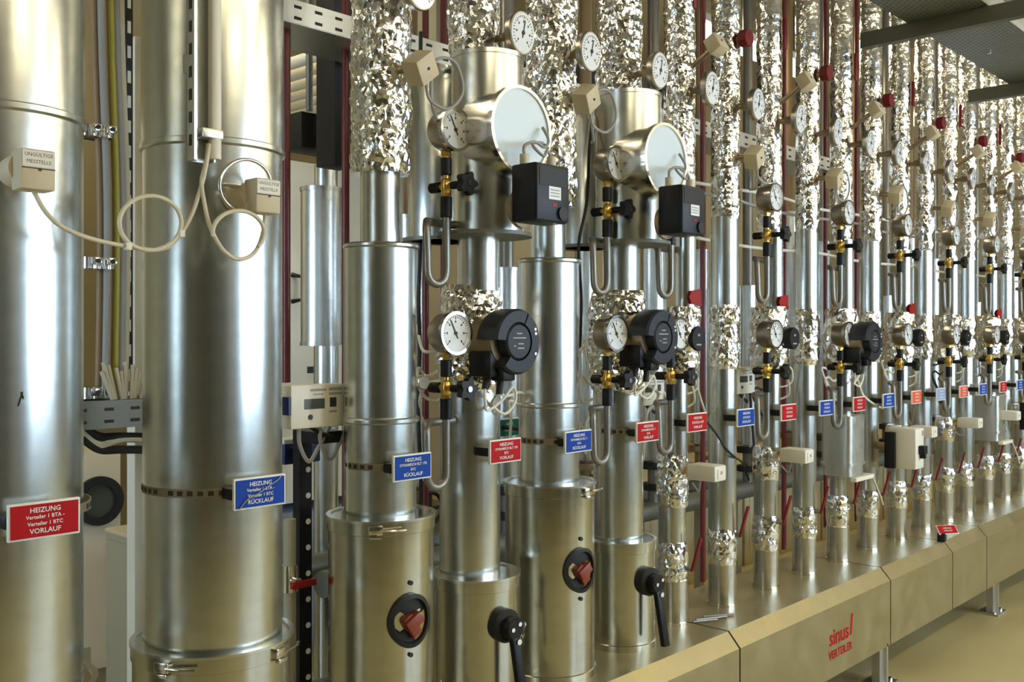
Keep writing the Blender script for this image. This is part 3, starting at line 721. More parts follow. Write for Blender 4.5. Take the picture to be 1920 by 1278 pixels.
for i, X, z in [(2, X2 + .005, 2.215), (4, X4, 2.255)] + [(i, SLIM[i], 2.215) for i in (7, 9, 11, 13, 15, 17, 19)]:
    lab = 'beige sensor box with thin cable on %s' % PIPENAME[i]; loc = (X, 1.965 if i > 4 else 1.96, z)
    if first: sl.location = loc; sl['label'] = lab; first = False
    else: dup(sl, loc, lab)
def make_red_knob():
    t = thing('shutoff_valve', '', 'valve', (0, 0, 0), 'red valve wheels high on the row')
    MB().cyl((0, .04, 0), (0, -.06, 0), .014, seg=12).build('spindle', M['bronze'], t)
    MB().prism([(.033 * math.cos(math.pi * k / 4 + .4), .033 * math.sin(math.pi * k / 4 + .4)) for k in range(8)], 'y', -.092, -.058).build('wheel', M['red_dark'], t)
    return t
rk = make_red_knob(); first = True
for i in (7, 9, 11, 13, 15, 17, 19):
    lab = 'red octagonal valve wheel high on %s' % PIPENAME[i]; loc = (SLIM[i], 1.975, 2.655)
    if first: rk.location = loc; rk['label'] = lab; first = False
    else: dup(rk, loc, lab)
def make_red_lever():
    t = thing('red_lever', '', 'lever', (0, 0, 0), 'upright red levers high on the row')
    MB().cyl((0, .03, -.045), (0, -.03, -.045), .010, seg=10).build('spindle', M['bronze'], t)
    MB().box((0, -.03, 0), (.022, .010, .125), .003).build('grip', M['red_dark'], t)
    return t
rl = make_red_lever(); first = True
for i in (6, 8, 10, 12, 14, 16, 18):
    lab = 'upright red lever high on %s' % PIPENAME[i]; loc = (SLIM[i] + .012, 1.95, 2.755)
    if first: rl.location = loc; rl['label'] = lab; first = False
    else: dup(rl, loc, lab)
def make_ball_lever():
    t = thing('ball_valve_lever', '', 'lever', (0, 0, 0), 'slanting red levers above the manifold')
    MB().cyl((0, .03, 0), (0, -.012, 0), .009, seg=10).build('spindle', M['steel'], t)
    Rm = Matrix.Rotation(math.radians(14), 3, 'X') @ Matrix.Rotation(math.radians(5), 3, 'Y')
    MB().box(Vector((0, -.012, 0)) + Rm @ Vector((0, 0, .055)), (.018, .008, .125), .003, Rm).build('grip', M['red_dark'], t)
    return t
bl = make_ball_lever(); first = True
for i in range(6, 20):
    lab = 'slanting dark red lever low on %s' % PIPENAME[i]; loc = (SLIM[i] + .012, 1.94, .772 if i > 6 else .70)
    if first: bl.location = loc; bl['label'] = lab; first = False
    else: dup(bl, loc, lab)
def make_tag():
    t = MB().prism([(-.045, 0), (-.03, .022), (.03, .030), (.035, -.03), (-.03, -.024)], 'y', -.006, 0)
    o = t.build('pipe_tag', M['red']); return tag(o, '', 'tag', 'red tags above the pump foil')
tg_ = make_tag(); first = True
for i in (6, 8, 12, 16, 18):
    lab = 'small red tag stuck on %s above its pump' % PIPENAME[i]; loc = (SLIM[i] + .005, 1.965 - .04 if i > 6 else ry(1282, X6) - .043, 1.668)
    if first: tg_.location = loc; tg_['label'] = lab; first = False
    else: dup(tg_, loc, lab)
    
def make_white_actuator():
    t = thing('thermal_actuator', '', 'actuator', (0, 0, 0), 'white actuators above the manifold')
    MB().cyl((0, .03, 0), (0, -.035, -.005), .013, seg=12).build('brass_neck', M['brass'], t)
    b_ = MB().box((0, -.095, 0), (.078, .115, .056), .008).build('box', M['cream'], t)
    MB().box((.004, -.1528, .002), (.012, .001, .012)).build('print', M['cable_grey'], b_); MB().box((-.022, -.1528, .0), (.004, .001, .034)).build('print', M['cable_grey'], b_)
    cable_part([(.0, -.07, -.026), (.01, -.06, -.06), (.05, -.03, -.08), (.09, .02, -.06)], t, 'cable_grey', .0035)
    return t
wa = make_white_actuator(); first = True
for i in (6, 8, 12, 14, 16, 18):
    lab = 'white box actuator on the lower foil of %s' % PIPENAME[i]; loc = (SLIM[i] + .012, 1.965, 1.052)
    if first: wa.location = loc; wa['label'] = lab; first = False
    else: dup(wa, loc, lab)
def make_big_actuator():
    t = thing('valve_actuator', '', 'actuator', (0, 0, 0), 'beige actuators with black turning knob')
    MB().cyl((0, .14, .0), (0, .05, .0), .018, seg=14).build('valve_neck', M['bronze'], t)
    b_ = MB().box((0, 0, 0), (.105, .13, .19), .008).build('box', M['cream'], t)
    MB().box((-.065, .05, -.01), (.02, .05, .17), .004).build('side_bracket', M['black'], t)
    k_ = MB().box((0, -.078, -.005), (.042, .030, .040), .004).box((0, -.078, -.03), (.018, .026, .03), .003).build('turning_knob', M['black'], t)
    MB().box((.03, -.0655, .07), (.022, .001, .024)).build('sticker', M['cable_grey'], b_)
    return t
ba = make_big_actuator(); ba.location = (SLIM[11] + .0, 1.815, 1.005); ba['label'] = 'beige box actuator with black turning knob in front of the sixth slim pipe'
dup(ba, (SLIM[17] + .02, 1.815, 1.04), 'beige box actuator with black turning knob in front of the twelfth slim pipe')
def make_casing():
    t = thing('insulated_casing', '', 'casing', (0, 0, 0), 'grey square valve casings')
    pr = []
    for cx, cy, a0 in ((.06, .05, 0), (-.06, .05, 90), (-.06, -.05, 180), (.06, -.05, 270)):
        for k in range(5): a = math.radians(a0 + 22.5 * k); pr.append((cx + .022 * math.cos(a), cy + .022 * math.sin(a)))
    MB().prism(pr, 'z', .03, .245).build('box', M['zinc'], t)
    MB().prism([(x * 1.03, y * 1.03) for x, y in pr], 'z', .245, .258).build('lid', M['zinc'], t)
    MB().prism([(x * .94, y * .94) for x, y in pr], 'z', -.015, .03).prism([(x * 1.06, y * 1.06) for x, y in pr], 'z', .034, .046).build('bottom_frame', M['zinc'], t)
    MB().box((0, -.09, -.022), (.19, .03, .018), .003).box((.10, -.03, -.022), (.02, .14, .018), .003).build('clamp_bar', M['white_paint'], t)
    cable_part([(.08, -.10, -.02), (.10, -.11, -.06), (.13, -.12, -.12), (.16, -.12, -.16)], t, 'cable')
    return t
ca = make_casing(); ca.location = (SLIM[10] + .0, 1.975, .912); ca['label'] = 'grey square insulated casing on the fifth slim pipe'
dup(ca, (SLIM[16], 1.975, .912), 'grey square insulated casing on the eleventh slim pipe')

# ------------------------------------------------------------------ sensor boxes and conduit on the two thick pipes
def ringpts(cu, cv, ru, rv, Y, a0=0, a1=360, n_=16, tilt=0.0):
    return [at(cu + ru * math.cos(math.radians(a0 + (a1 - a0) * k / n_)), cv - rv * math.sin(math.radians(a0 + (a1 - a0) * k / n_)), Y + tilt * math.sin(math.radians(a0 + (a1 - a0) * k / n_))) for k in range(n_ + 1)]
for idx, (bx, by, bz), lab in ((0, (.700, 1.782, 1.817), 'beige sensor box with printed label on the thickest pipe at the left edge'), (1, (1.143, 1.755, 1.815), 'beige sensor box with printed label on the thick pipe with a blue sign')):
    t = thing('temperature_sensor', lab, 'sensor', (bx, by, bz), 'labelled sensor boxes')
    MB().cyl((-.005, .10, .005), (-.005, .015, .005), .026, .031, seg=24).build('boss', M['beige'], t)
    b_ = MB().box((0, 0, 0), (.058, .046, .070), .004).build('box', M['beige'], t)
    st = MB().box((0, -.0232, .018), (.054, .001, .028)).build('label_sticker', M['cream'], b_)
    lettering([('UNGÜLTIGE', 0, .0245, .0088), ('MESSTELLE', 0, .0125, .0088)], M['dark_ink'], st, 'print', (0, -.0240, 0))
    MB().cyl((.002, -.022, .0), (.002, -.0245, .0), .003, seg=10).box((0, -.0232, .0015), (.056, .0008, .002)).build('screw', M['dark_ink'], b_)
    o_ = Vector((bx, by, bz))
    if idx == 0:
        P = [(.0, 0, -.034), at(84, 395, 1.77) - o_, at(115, 424, 1.77) - o_, at(170, 447, 1.78) - o_, at(240, 462, 1.79) - o_, at(298, 468, 1.79) - o_, at(330, 450, 1.79) - o_, at(358, 405, 1.78) - o_, at(377, 350, 1.78) - o_, at(387, 306, 1.78) - o_, at(392, 270, 1.785) - o_]
        MB().tube(P, .0042, 10).build('cable', M['cable'], t)
        MB().tube([p - o_ for p in ringpts(282, 418, 58, 51, 1.785, -60, 300)], .0042, 10).build('cable_loop', M['cable'], t)
        for u, v in ((240, 462), (340, 438)): MB().box(at(u, v, 1.785) - o_, (.012, .012, .014), .002).build('cable_tie', M['cable_white'], t)
    else:
        P = [at(497, 398, 1.755) - o_, at(494, 432, 1.75) - o_, at(478, 472, 1.75) - o_, at(448, 486, 1.75) - o_, at(418, 468, 1.75) - o_, at(394, 425, 1.76) - o_, at(383, 380, 1.77) - o_, at(378, 340, 1.78) - o_, at(386, 306, 1.785) - o_, at(390, 270, 1.787) - o_]
        MB().tube(P, .0042, 10).build('cable', M['cable'], t)
        MB().tube([p - o_ for p in ringpts(447, 436, 48, 41, 1.745, -40, 190)], .0042, 10).build('cable_loop', M['cable'], t)
        MB().tube([p - o_ for p in ringpts(460, 347, 48, 48, 1.79, -50, 250)], .0036, 10).tube([at(418, 347, 1.79) - o_, at(470, 352, 1.80) - o_], .005, 8).build('capillary_ring', M['chrome'], t)
t = thing('cable_conduit', 'perforated channel with beige conduit hanging in front of the thick pipe', 'conduit', (1.03, 1.80, 1.878), None)
mb = MB().box((-.019, 0, .93), (.006, .028, 1.86)).box((.004, .012, .93), (.046, .004, 1.86)).box((.024, 0, .93), (.004, .024, 1.86))
for k in range(40): mb.box((-.0222, 0, .04 + .045 * k), (.0016, .010, .022), mi=1)
mb.build('channel', [M['zinc'], M['band_hole']], t)
MB().cyl((.024, -.012, .006), (.024, -.012, 1.86), .0128, seg=20).build('conduit', M['cream'], t)
MB().box((.014, -.010, .055), (.046, .030, .020), .003).build('clip', M['zinc'], t)
for q in (.9, .2): MB().box((.0, .028, q), (.03, .03, .035)).build('spacer', M['zinc'], t)

# ------------------------------------------------------------------ overhead perforated tray and its beams
t = thing('cable_tray', 'wide perforated cable tray hung overhead along the slim pipes', 'cable tray', (7.0, 1.49, 2.88))
MB().box((0, 0, .0), (8.6, .33, .004)).build('tray_floor', M['tray'], t)
for y in (-.165, .165): MB().box((0, y, .032), (8.6, .004, .064)).box((0, y * .97, .064), (8.6, .014, .004)).build('side_rail', M['zinc'], t)
for k in range(9): MB().cyl((-4 + k, .05 * (k % 3) - .05, -.003), (-4 + k, .05 * (k % 3) - .05, -.008), .010, seg=8).build('bolt', M['chrome'], t)
for k in range(4):
    cb = MB().tube([(-4.25 + 8.5 * j / 12, -.09 + .055 * k + .012 * math.sin(j * 1.3 + k), .018) for j in range(13)], .012, 8)
    o = cb.build('power_cable', M[['cable_grey', 'black', 'cable_grey', 'cable_brown'][k]], loc=(7.0, 1.49, 2.88))
    tag(o, '%s cable lying in the overhead perforated tray, %s from its pipe side' % (['grey', 'black', 'thin grey', 'brown'][k], ['fourth', 'third', 'second', 'first'][k]), 'cable', 'cables lying in the overhead tray')
for j, bx in enumerate((2.9, 4.31, 5.71, 7.12, 8.5)):
    t = thing('support_beam', '%s grey-green steel beam crossing under the overhead tray, counted from the camera end' % ORD[j], 'beam', (bx, 1.0, 2.845), 'beams under the overhead tray')
    MB().prism([(-.022, -.035), (.022, -.035), (.022, -.029), (-.016, -.029), (-.016, .026), (.022, .026), (.022, .032), (-.022, .032)], 'y', -.75, .86).build('profile', M['beam'], t)
    for q in (-.6, .5): MB().cyl((0, q, .03), (0, q, Z1 - 2.845), .008, seg=8).build('hanger_rod', M['steel'], t)

# ------------------------------------------------------------------ behind the front row, seen through the gaps
def slot_tray(label, X0_, X1_, Y, z, h, depth, m_, group=None):
    t = thing('slotted_cable_tray', label, 'cable tray', ((X0_ + X1_) / 2, Y, z), group); L = X1_ - X0_
    sl_ = MB().box((0, 0, 0), (L, .004, h)).box((0, depth / 2, -h / 2), (L, depth, .004)).box((0, depth, 0), (L, .004, h)).box((0, .006, h / 2), (L, .014, .004)); n_ = int(L / .07)
    for k in range(n_):
        for zz in (-.017, .014): sl_.box((-L / 2 + .05 + k * .07, -.0025, zz), (.024, .002, .008), mi=1)
    sl_.build('tray', [m_, M['band_hole']], t)
    return t
tr = slot_tray('slotted cable tray crossing high behind the window pipes and drums', 1.35, 5.2, 2.30, 2.425, .062, .22, M['zinc'])
tr2 = slot_tray('slotted cable tray low between the two thick pipes', .7, 1.52, 2.50, 1.328, .068, .2, M['tray_dull'])
for (u, Yc, mname, rr, lab) in ((171, 2.64, 'cable_brown', .010, 'brown'), (183, 2.62, 'cable_grey', .009, 'grey'), (193, 2.66, 'cable_brown', .007, 'thin brown'), (202, 2.62, 'cable_yellow', .008, 'yellow-green'), (212, 2.63, 'cable_grey', .010, 'second grey'), (222, 2.65, 'cable', .008, 'ivory')):
    X = rx(u, Yc); lean = .02
    o = MB().tube([(0, 0, 0), (lean * .3, 0, .5), (-.01, 0, 1.0), (-.02, .0, 1.7), (-.02, 0, 2.36)], rr, 10).build('vertical_cable', M[mname], loc=(X + .02, Yc, 1.37))
    tag(o, '%s upright cable clamped in the gap between the two thick pipes' % lab, 'cable', 'upright cables between the thick pipes')
for j, v in enumerate((243, 492, 737)):
    p = at(196, v, 2.58)
    t = thing('cable_clamp', '%s cable clamp rail across the upright cables between the thick pipes' % ['top', 'middle', 'bottom'][j], 'clamp', p, 'clamp rails across the upright cables')
    MB().box((0, .105, 0), (.17, .02, .022)).build('rail', M['rubber'], t)
    for q in (-.018, .022):
        c_ = MB().ring((q, .045, -.015), (0, 0, 1), .019, .024, 0, .030, 20).box((q, .005, .004), (.026, .010, .020), .002).build('clamp', M['chrome'], t)
        MB().cyl((q, .0, .004), (q, -.006, .004), .006, seg=8).build('clamp_bolt', M['rubber'], c_)
t = thing('slotted_rail', 'upright slotted metal rail between the thick pipes', 'rail', (rx(239, 2.70), 2.70, 1.37))
sl_ = MB().box((0, 0, 1.19), (.022, .02, 2.37))
for k in range(34): sl_.box((0, -.0103, .05 + k * .07), (.010, .0016, .034), mi=1)
sl_.build('profile', [M['rubber'], M['ink']], t)
t = thing('cable_trunking', 'tall white cable trunking standing behind the thick pipe with a blue sign', 'trunking', (rx(259, 2.78), 2.78, 0))
MB().box((0, 0, 1.2), (.046, .05, 2.4), .003).build('body', M['white_paint'], t)
for z in (.9, 1.35, 1.6, 1.85, 2.1, 2.3): MB().cyl((.012, -.024, z), (.012, -.028, z), .005, seg=8).build('screw', M['dark_ink'], t)
p = at(240, 752, 2.56)
for k in range(11):
    a = (k - 5) * .075; h = .075 + .008 * ((k * 7) % 4)
    o = MB().tube([(0, 0, 0), (math.sin(a) * h * .5, .004, h * .5), (math.sin(a) * h, .006, h)], .0055, 8).build('cable_end', M['cable'], loc=(p.x + (k - 5) * .0085, p.y + .006 * (k % 3), 1.362))
    tag(o, 'beige cable end, %s from the left in the fan on the low tray' % ORD[k], 'cable end', 'fan of beige cable ends on the slotted tray')
for j, (v0, v1, mn, lab) in enumerate(((815, 822, 'rubber', 'upper black'), (832, 826, 'cable', 'ivory'), (840, 846, 'rubber', 'lower black'))):
    A = at(150, v0, 2.55); B = at(275, v1, 2.55)
    o = MB().tube([(0, 0, .03), ((B.x - A.x) * .3, .01, -.008), ((B.x - A.x) * .6, -.01, B.z - A.z + .012), (B.x - A.x + .05, 0, B.z - A.z)], .011, 8).build('tray_cable', M[mn], loc=A); tag(o, '%s cable sagging under the low slotted tray between the thick pipes' % lab, 'cable', 'cables under the low slotted tray')
def casecab(name, label, cat, X0_, X1_, Y, z0, z1, depth, m_, plinth=True):
    t = thing(name, label, cat, ((X0_ + X1_) / 2, Y + depth / 2, z0)); w_ = X1_ - X0_; h = z1 - z0
    p_ = .10 if plinth else 0
    MB().box((0, 0, p_ + (h - p_) / 2), (w_, depth, h - p_), .006).build('body', m_, t)
    if plinth: MB().box((0, .02, p_ / 2), (w_ - .02, depth - .04, p_)).build('plinth', M['grey_paint'], t)
    return t
t = casecab('control_cabinet', 'low white cabinet with round black port seen between the two thick pipes', 'cabinet', .75, 2.02, 4.2, 0, 1.04, .6, M['white_paint'])
q = at(184, 938, 4.2) - t.location
MB().ring((q.x, -.302, q.z), (0, -1, 0), .070, .105, -.005, .02, 36).build('port_ring', M['rubber'], t)
MB().lathe([(.072, 0), (.070, .008)], (q.x, -.30, q.z), (0, -1, 0), 32).build('port_glass', M['lcd'], t)
MB().box((-.1, -.303, .24), (1.0, .004, .006)).box((-.05, -.302, .16), (1.1, .006, .09)).build('lower_panel', M['grey_paint'], t)
q = at(217, 1060, 4.2) - t.location
MB().cyl((q.x, -.30, q.z), (q.x, -.33, q.z), .035, seg=20).build('knob', M['black'], t)
t = casecab('wall_cabinet', 'tall white upper cabinet seen behind the upright cables', 'cabinet', .8, 1.85, 4.3, 1.12, 2.45, .595, M['white_paint'], False)
MB().box((0, -.30, .6), (.7, .006, 1.0), .004).build('door', M['white_paint'], t)
t = casecab('switch_cabinet', 'narrow grey-beige cabinet behind the thick pipe with a blue sign', 'cabinet', 1.50, 1.80, 2.98, 0, .885, .25, M['grey_paint'], False)
MB().box((0, 0, .888), (.305, .255, .012), .003).build('lid', M['beige'], t)
MB().box((-.152, .0, .5), (.004, .22, .72), .002).build('side_door', M['grey_paint'], t)
MB().tube([(-.155, -.06, .36), (-.175, -.05, .33), (-.155, -.04, .28)], .008, 8).build('handle', M['rubber'], t)
# between the thick pipe and the first window pipe
for (u, Yc, zb, lab) in ((537, 2.36, 1.40, 'dark red pipe next to the thick pipe with a blue sign'), (648, 2.40, 1.0, 'dark red pipe just beside the first window pipe'), (832, 2.42, .52, 'dark red pipe behind the first drum'), (798, 2.5, .52, 'dark red pipe between the first window pipe and the first drum'), (1318, 2.2, .52, 'dark red pipe in the gap before the second slim pipe'), (1470, 2.25, .52, 'dark red pipe behind the third slim pipe'), (1606, 2.3, .52, 'dark red pipe behind the fifth slim pipe'), (1548, 2.35, .52, 'dark red pipe in the gap after the fourth slim pipe')):
    o = MB().cyl((0, 0, 0), (0, 0, 3.74 - zb), .0115, seg=16).build('red_pipe', M['red_pipe'], loc=(rx(u, Yc), Yc, zb)); tag(o, 'thin ' + lab, 'pipe', 'thin dark red pipes')
    if zb > .6:
        pass
def meter(x, y, z, label, side=True):
    t = thing('heat_meter', label, 'meter', (x, y, z), 'white heat meters')
    MB().box((0, 0, 0), (.165, .040, .110), .004).build('housing', M['cream'], t)
    MB().box((-.012, -.0205, .006), (.062, .002, .026)).build('display', M['lcd'], t)
    MB().box((.046, -.0205, .008), (.020, .002, .024)).build('stick_on_panel', M['dark_ink'], t)
    pr = MB().box((.0, -.0203, .041), (.05, .001, .006)).box((.0, -.0203, .030), (.030, .001, .003)).box((.054, -.0203, .042), (.042, .001, .008)).box((.054, -.0203, .030), (.042, .001, .006)).box((.046, -.0203, -.016), (.024, .001, .005))
    pr.build('print', M['cable_grey'], t)
    MB().cyl((-.025, -.020, -.027), (-.025, -.023, -.027), .0065, seg=12).build('button', M['dark_ink'], t)
    for q in (-.080, .080): MB().box((q, .002, .003), (.017, .042, .045)).build('terminal_cover', M['blue_box'], t)
    for a, b_ in ((-.045, .0), (.02, .05)): MB().tube([(a, 0, -.053), (a + .01, .01, -.10), (a + .045, .02, -.145), (a + .075, .02, -.11), (b_ + .07, .02, -.05)], .0055, 8).build('cable', M['cable_grey'], t)
    MB().tube([(-.01, .0, -.053), (.03, .01, -.075), (.07, .02, -.085), (.11, .03, -.10)], .006, 8).build('black_cable', M['black'], t)
    return t
meter(rx(588, 2.10), 2.10, zat(760, rx(588, 2.10), 2.10), 'white heat meter with grey display left of the first window pipe')
meter(3.70, 2.12, 1.345, 'small white heat meter between the second and third slim pipe')
meter(3.04, 2.13, 1.33, 'small white heat meter behind the first slim pipe')
t = thing('strut', 'black slotted strut post below the heat meter near the thick pipe', 'post', (rx(567, 2.24), 2.24, 0))
ho = MB().box((0, 0, .64), (.04, .03, 1.28))
for k in range(16): ho.cyl((.008, -.0145, .12 + k * .07), (.008, -.0158, .12 + k * .07), .008, seg=10, mi=1)
ho.build('profile', [M['black'], M['ink']], t)
MB().box((.0, -.068, 1.265), (.08, .11, .03)).build('bracket', M['black'], t)
t = thing('terminal_box', 'dark blue box under the heat meter near the thick pipe', 'box', at(552, 846, 2.33))
MB().box((0, 0, 0), (.12, .08, .058), .004).build('body', M['blue_box'], t)
MB().box((-.02, -.055, .0), (.03, .04, .03)).build('bracket', M['black'], t); MB().box((0, -.01, .034), (.13, .07, .012), .002).build('lid', M['cable_white'], t)
# drain pipe with elbow and small valves
p = at(570, 1278, 2.12)
t = thing('drain_pipe', 'bent grey drain pipe with small red handled valve beside the first window pipe', 'pipe', (p.x, 2.12, .32))
q = [(0, 0, 0), (0, 0, .22)] + [(.05 - .05 * math.cos(math.radians(a)), 0, .25 + .05 * math.sin(math.radians(a))) for a in (0, 30, 60, 90)] + [(.13, -.01, .30)]
MB().tube(q, .020, 14, sub=4).build('pipe', M['steel'], t)
MB().cyl((0, 0, .12), (0, 0, .18), .026, seg=16).cyl((0, 0, .06), (0, 0, .10), .027, seg=8).cyl((-.03, 0, .08), (.06, 0, .08), .017, seg=12).build('valve_body', M['bronze'], t)
MB().box((.05, -.03, .045), (.06, .04, .028), .004).build('handle', M['red'], t)
t = thing('drain_valve', 'small red handled valve on a thin grey upright pipe next to the thick pipe', 'valve', (rx(543, 2.2), 2.2, 0), None)
MB().cyl((0, 0, 0), (0, 0, 1.05), .017, seg=16).build('pipe', M['grey_paint'], t)
MB().cyl((0, 0, .86), (0, 0, .93), .022, seg=12).cyl((0, 0, .89), (0, -.04, .89), .012, seg=10).build('valve_body', M['chrome'], t)
MB().box((.012, -.045, .885), (.075, .014, .018), .003).build('handle', M['red'], t)
MB().cyl((0, -.02, .49), (0, -.04, .49), .014, seg=10).build('knob', M['red'], t)
t = casecab('wall_cabinet', 'white cabinet with black handle seen between the thick pipe and the first window pipe', 'cabinet', 2.45, 3.25, 3.75, .78, 2.32, .5, M['white_paint'], False)
q = at(547, 540, 3.75) - t.location
MB().tube([(q.x, -.25, q.z - .06), (q.x + .03, -.29, q.z - .05), (q.x + .03, -.29, q.z + .05), (q.x, -.25, q.z + .06)], .011, 8, smooth=False).build('handle', M['black'], t)
q = at(583, 693, 3.75) - t.location
MB().box((q.x, -.252, q.z), (.04, .008, .03)).build('latch', M['black'], t)
t = casecab('boiler_casing', 'blue-grey low casing on the floor under the white wall cabinet', 'casing', 2.45, 3.3, 3.7, 0, .74, .55, M['blue_grey'])
# thick pipe of the second row with its smaller neck
t = thing('rear_pipe', 'stepped pale clad pipe behind the gap left of the first window pipe', 'pipe', (rx(603, 3.0), 3.0, 0), 'clad pipes of the row behind')
MB().lathe([(.076, 1.50), (.076, 2.07)], seg=40).build('wide_cladding', M['galv'], t)
MB().lathe([(.079, 1.495), (.079, 1.51)], seg=40).lathe([(.079, 2.06), (.079, 2.075)], seg=40).build('end_ring', M['galv_dull'], t)
MB().lathe([(.045, 0), (.045, 1.5)], (.02, 0, 0), seg=32).lathe([(.043, 2.07), (.043, 2.16)], (.02, 0, 0), seg=32).build('neck', M['galv'], t)
MB().cyl((.02, 0, 2.15), (.02, 0, 3.745), .03, seg=16).build('bare_pipe', M['cable_brown'], t)
# further clad pipes of the row behind
k = 0
for u in (770, 950, 1098, 1225, 1312, 1402, 1478, 1540, 1600, 1662, 1706, 1750, 1792, 1830, 1864, 1900):
    Yc = 2.72 if k % 2 else 2.95; X = rx(u, Yc); R = .052 if k % 3 else .062
    t = thing('rear_pipe', '%s clad pipe of the row behind, counted from the first window pipe' % (ORD + ['sixteenth'])[k], 'pipe', (X, Yc, 0), 'clad pipes of the row behind')
    zt = (2.0, 1.80, 2.3, 2.1)[k % 4]
    MB().lathe([(R, .95), (R, zt)], seg=32).build('cladding', M['galv'], t)
    MB().lathe([(R + .003, .945), (R + .003, .96)], seg=32).lathe([(R + .003, zt - .01), (R + .003, zt + .004)], seg=32).build('end_ring', M['galv_dull'], t)
    mm = M['steel'] if k % 2 else M['cable_brown']
    MB().cyl((0, 0, .74), (0, 0, .95), .028, seg=16).build('lower_pipe', mm, t); MB().cyl((0, 0, zt), (0, 0, 3.745), .028, seg=16).build('upper_pipe', mm, t)
    for q in (.80, .90): MB().cyl((0, 0, q), (0, 0, q + .03), .06, seg=20).build('flange', M['rubber'] if k % 2 else M['bronze'], t)
    MB().cyl((0, .0, .865), (0, -.115, .865), .012, seg=12).build('valve_stem', M['bronze'], t)
    wv = MB().tube([(.06 * math.cos(a * .3927), -.115, .865 + .06 * math.sin(a * .3927)) for a in range(17)], .008, 8).box((0, -.115, .865), (.11, .008, .012)).box((0, -.115, .865), (.012, .008, .11))
    wv.build('handwheel', M['black'], t)
    k += 1
for yy, lab in ((2.72, 'front'), (2.95, 'rear')):
    t = thing('header_pipe', '%s horizontal grey header pipe under the clad pipes of the row behind' % lab, 'pipe', (2.0, yy, .70), 'header pipes of the row behind')
    MB().cyl((0, 0, 0), (8.4, 0, 0), .045, seg=24).build('pipe', M['tray_dull'], t)
    for q in (.9, 2.7, 4.5, 6.3, 8.1): MB().box((q, 0, -.375), (.04, .04, .65)).build('post', M['grey_paint'], t)
# cables strung behind the slim pipes and hanging loops
for j, (y, z, mname, lab) in enumerate(((2.13, 2.155, 'cable_white', 'upper white'), (2.16, 2.11, 'cable_grey', 'grey'), (2.14, 1.93, 'cable_white', 'lower white'))):
    P = [(2.75 + .42 * q, y + .01 * math.sin(q * 2.1), z - .02 * abs(math.sin(q * 1.1 + j))) for q in range(15)]
    o = MB().tube([(a - 2.75, b_ - y, c - z) for a, b_, c in P], .007, 8).build('strung_cable', M[mname], loc=(2.75, y, z)); tag(o, '%s cable strung along behind the slim pipes' % lab, 'cable', 'cables strung along behind the slim pipes')
hang = [(1.83, 2.16, 1.36, .05, 'cable', 'between the first window pipe and the first lever pipe'), (2.53, 2.15, 1.34, .06, 'cable', 'between the second window pipe and the second lever pipe'), (3.18, 2.12, 1.30, .06, 'cable_white', 'between the first and second slim pipe'), (3.86, 2.10, 1.22, .075, 'black', 'between the third and fourth slim pipe'), (4.55, 2.10, 1.25, .07, 'cable_white', 'between the fifth and sixth slim pipe'), (5.25, 2.1, 1.27, .07, 'cable', 'between the seventh and eighth slim pipe'), (5.95, 2.1, 1.22, .09, 'black', 'between the ninth and tenth slim pipe'), (6.6, 2.1, 1.2, .08, 'cable_grey', 'between the eleventh and twelfth slim pipe')]
for x, y, z, rr, mname, lab in hang:
    P = [(rr * math.cos(a * .55 + 1.2), .03 * math.sin(a), rr * 1.15 * math.sin(a * .55 + 1.2) + .004 * a) for a in range(15)]
    px = min([X2, X3, X4, X5] + list(SLIM.values()), key=lambda q_: abs(q_ - x)); P = [(px - x, 2.045 - y, .26)] + P + [(px - x, 2.045 - y, -.24)]
    o = MB().tube(P, .0055, 8).build('cable_coil', M[mname], loc=(x, y, z)); tag(o, 'coiled %s cable hanging %s' % ({'cable': 'ivory', 'cable_white': 'white', 'black': 'black', 'cable_grey': 'grey'}[mname], lab), 'cable', 'coiled cables hanging behind the pipes')
# loose cables among the valves, thin black hoses
def loose(label, mname, r_, pts, Y, name='loose_cable', group='loose cables among the valves'):
    P = [at(u, v, Y + dy) for u, v, dy in pts]; o = MB().tube([p - P[0] for p in P], r_, 8).build(name, M[mname], loc=P[0]); tag(o, label, 'cable', group)
loose('ivory cable tangled behind the lower gauge of the first lever pipe', 'cable', .005, [(783, 610, .1), (792, 655, 0), (815, 662, -.02), (826, 690, 0), (800, 705, .02), (784, 690, .03), (790, 735, .02), (815, 752, 0), (832, 738, .02), (826, 715, .05), (795, 725, .05), (786, 770, .06), (800, 812, .08), (792, 900, .1)], 2.16)
loose('thin white cable under the pump of the first lever pipe', 'cable_white', .0045, [(872, 668, .02), (895, 712, -.02), (925, 728, -.02), (948, 742, 0), (975, 735, .0), (986, 745, .01), (975, 758, .02), (955, 752, .02), (958, 790, .05), (955, 840, .1)], 2.02)
loose('ivory cable tangled behind the lower gauge of the second lever pipe', 'cable', .005, [(1088, 600, .1), (1096, 665, 0), (1120, 690, 0), (1108, 720, .02), (1092, 705, .03), (1094, 752, .02), (1116, 748, 0), (1122, 772, .02), (1100, 790, .05), (1098, 850, .1)], 2.16)
loose('white cable bent beside the valve of the second lever pipe', 'cable_white', .0055, [(1196, 700, .05), (1202, 715, 0), (1222, 726, -.01), (1234, 738, 0), (1228, 755, 0), (1214, 772, .01), (1210, 800, .04), (1206, 860, .1)], 2.05)
loose('beige cable slanting down beside the first slim pipe', 'cable', .0048, [(1296, 690, .02), (1305, 718, -.02), (1316, 755, -.02), (1322, 772, 0), (1330, 790, .04), (1350, 830, .03)], 2.03)
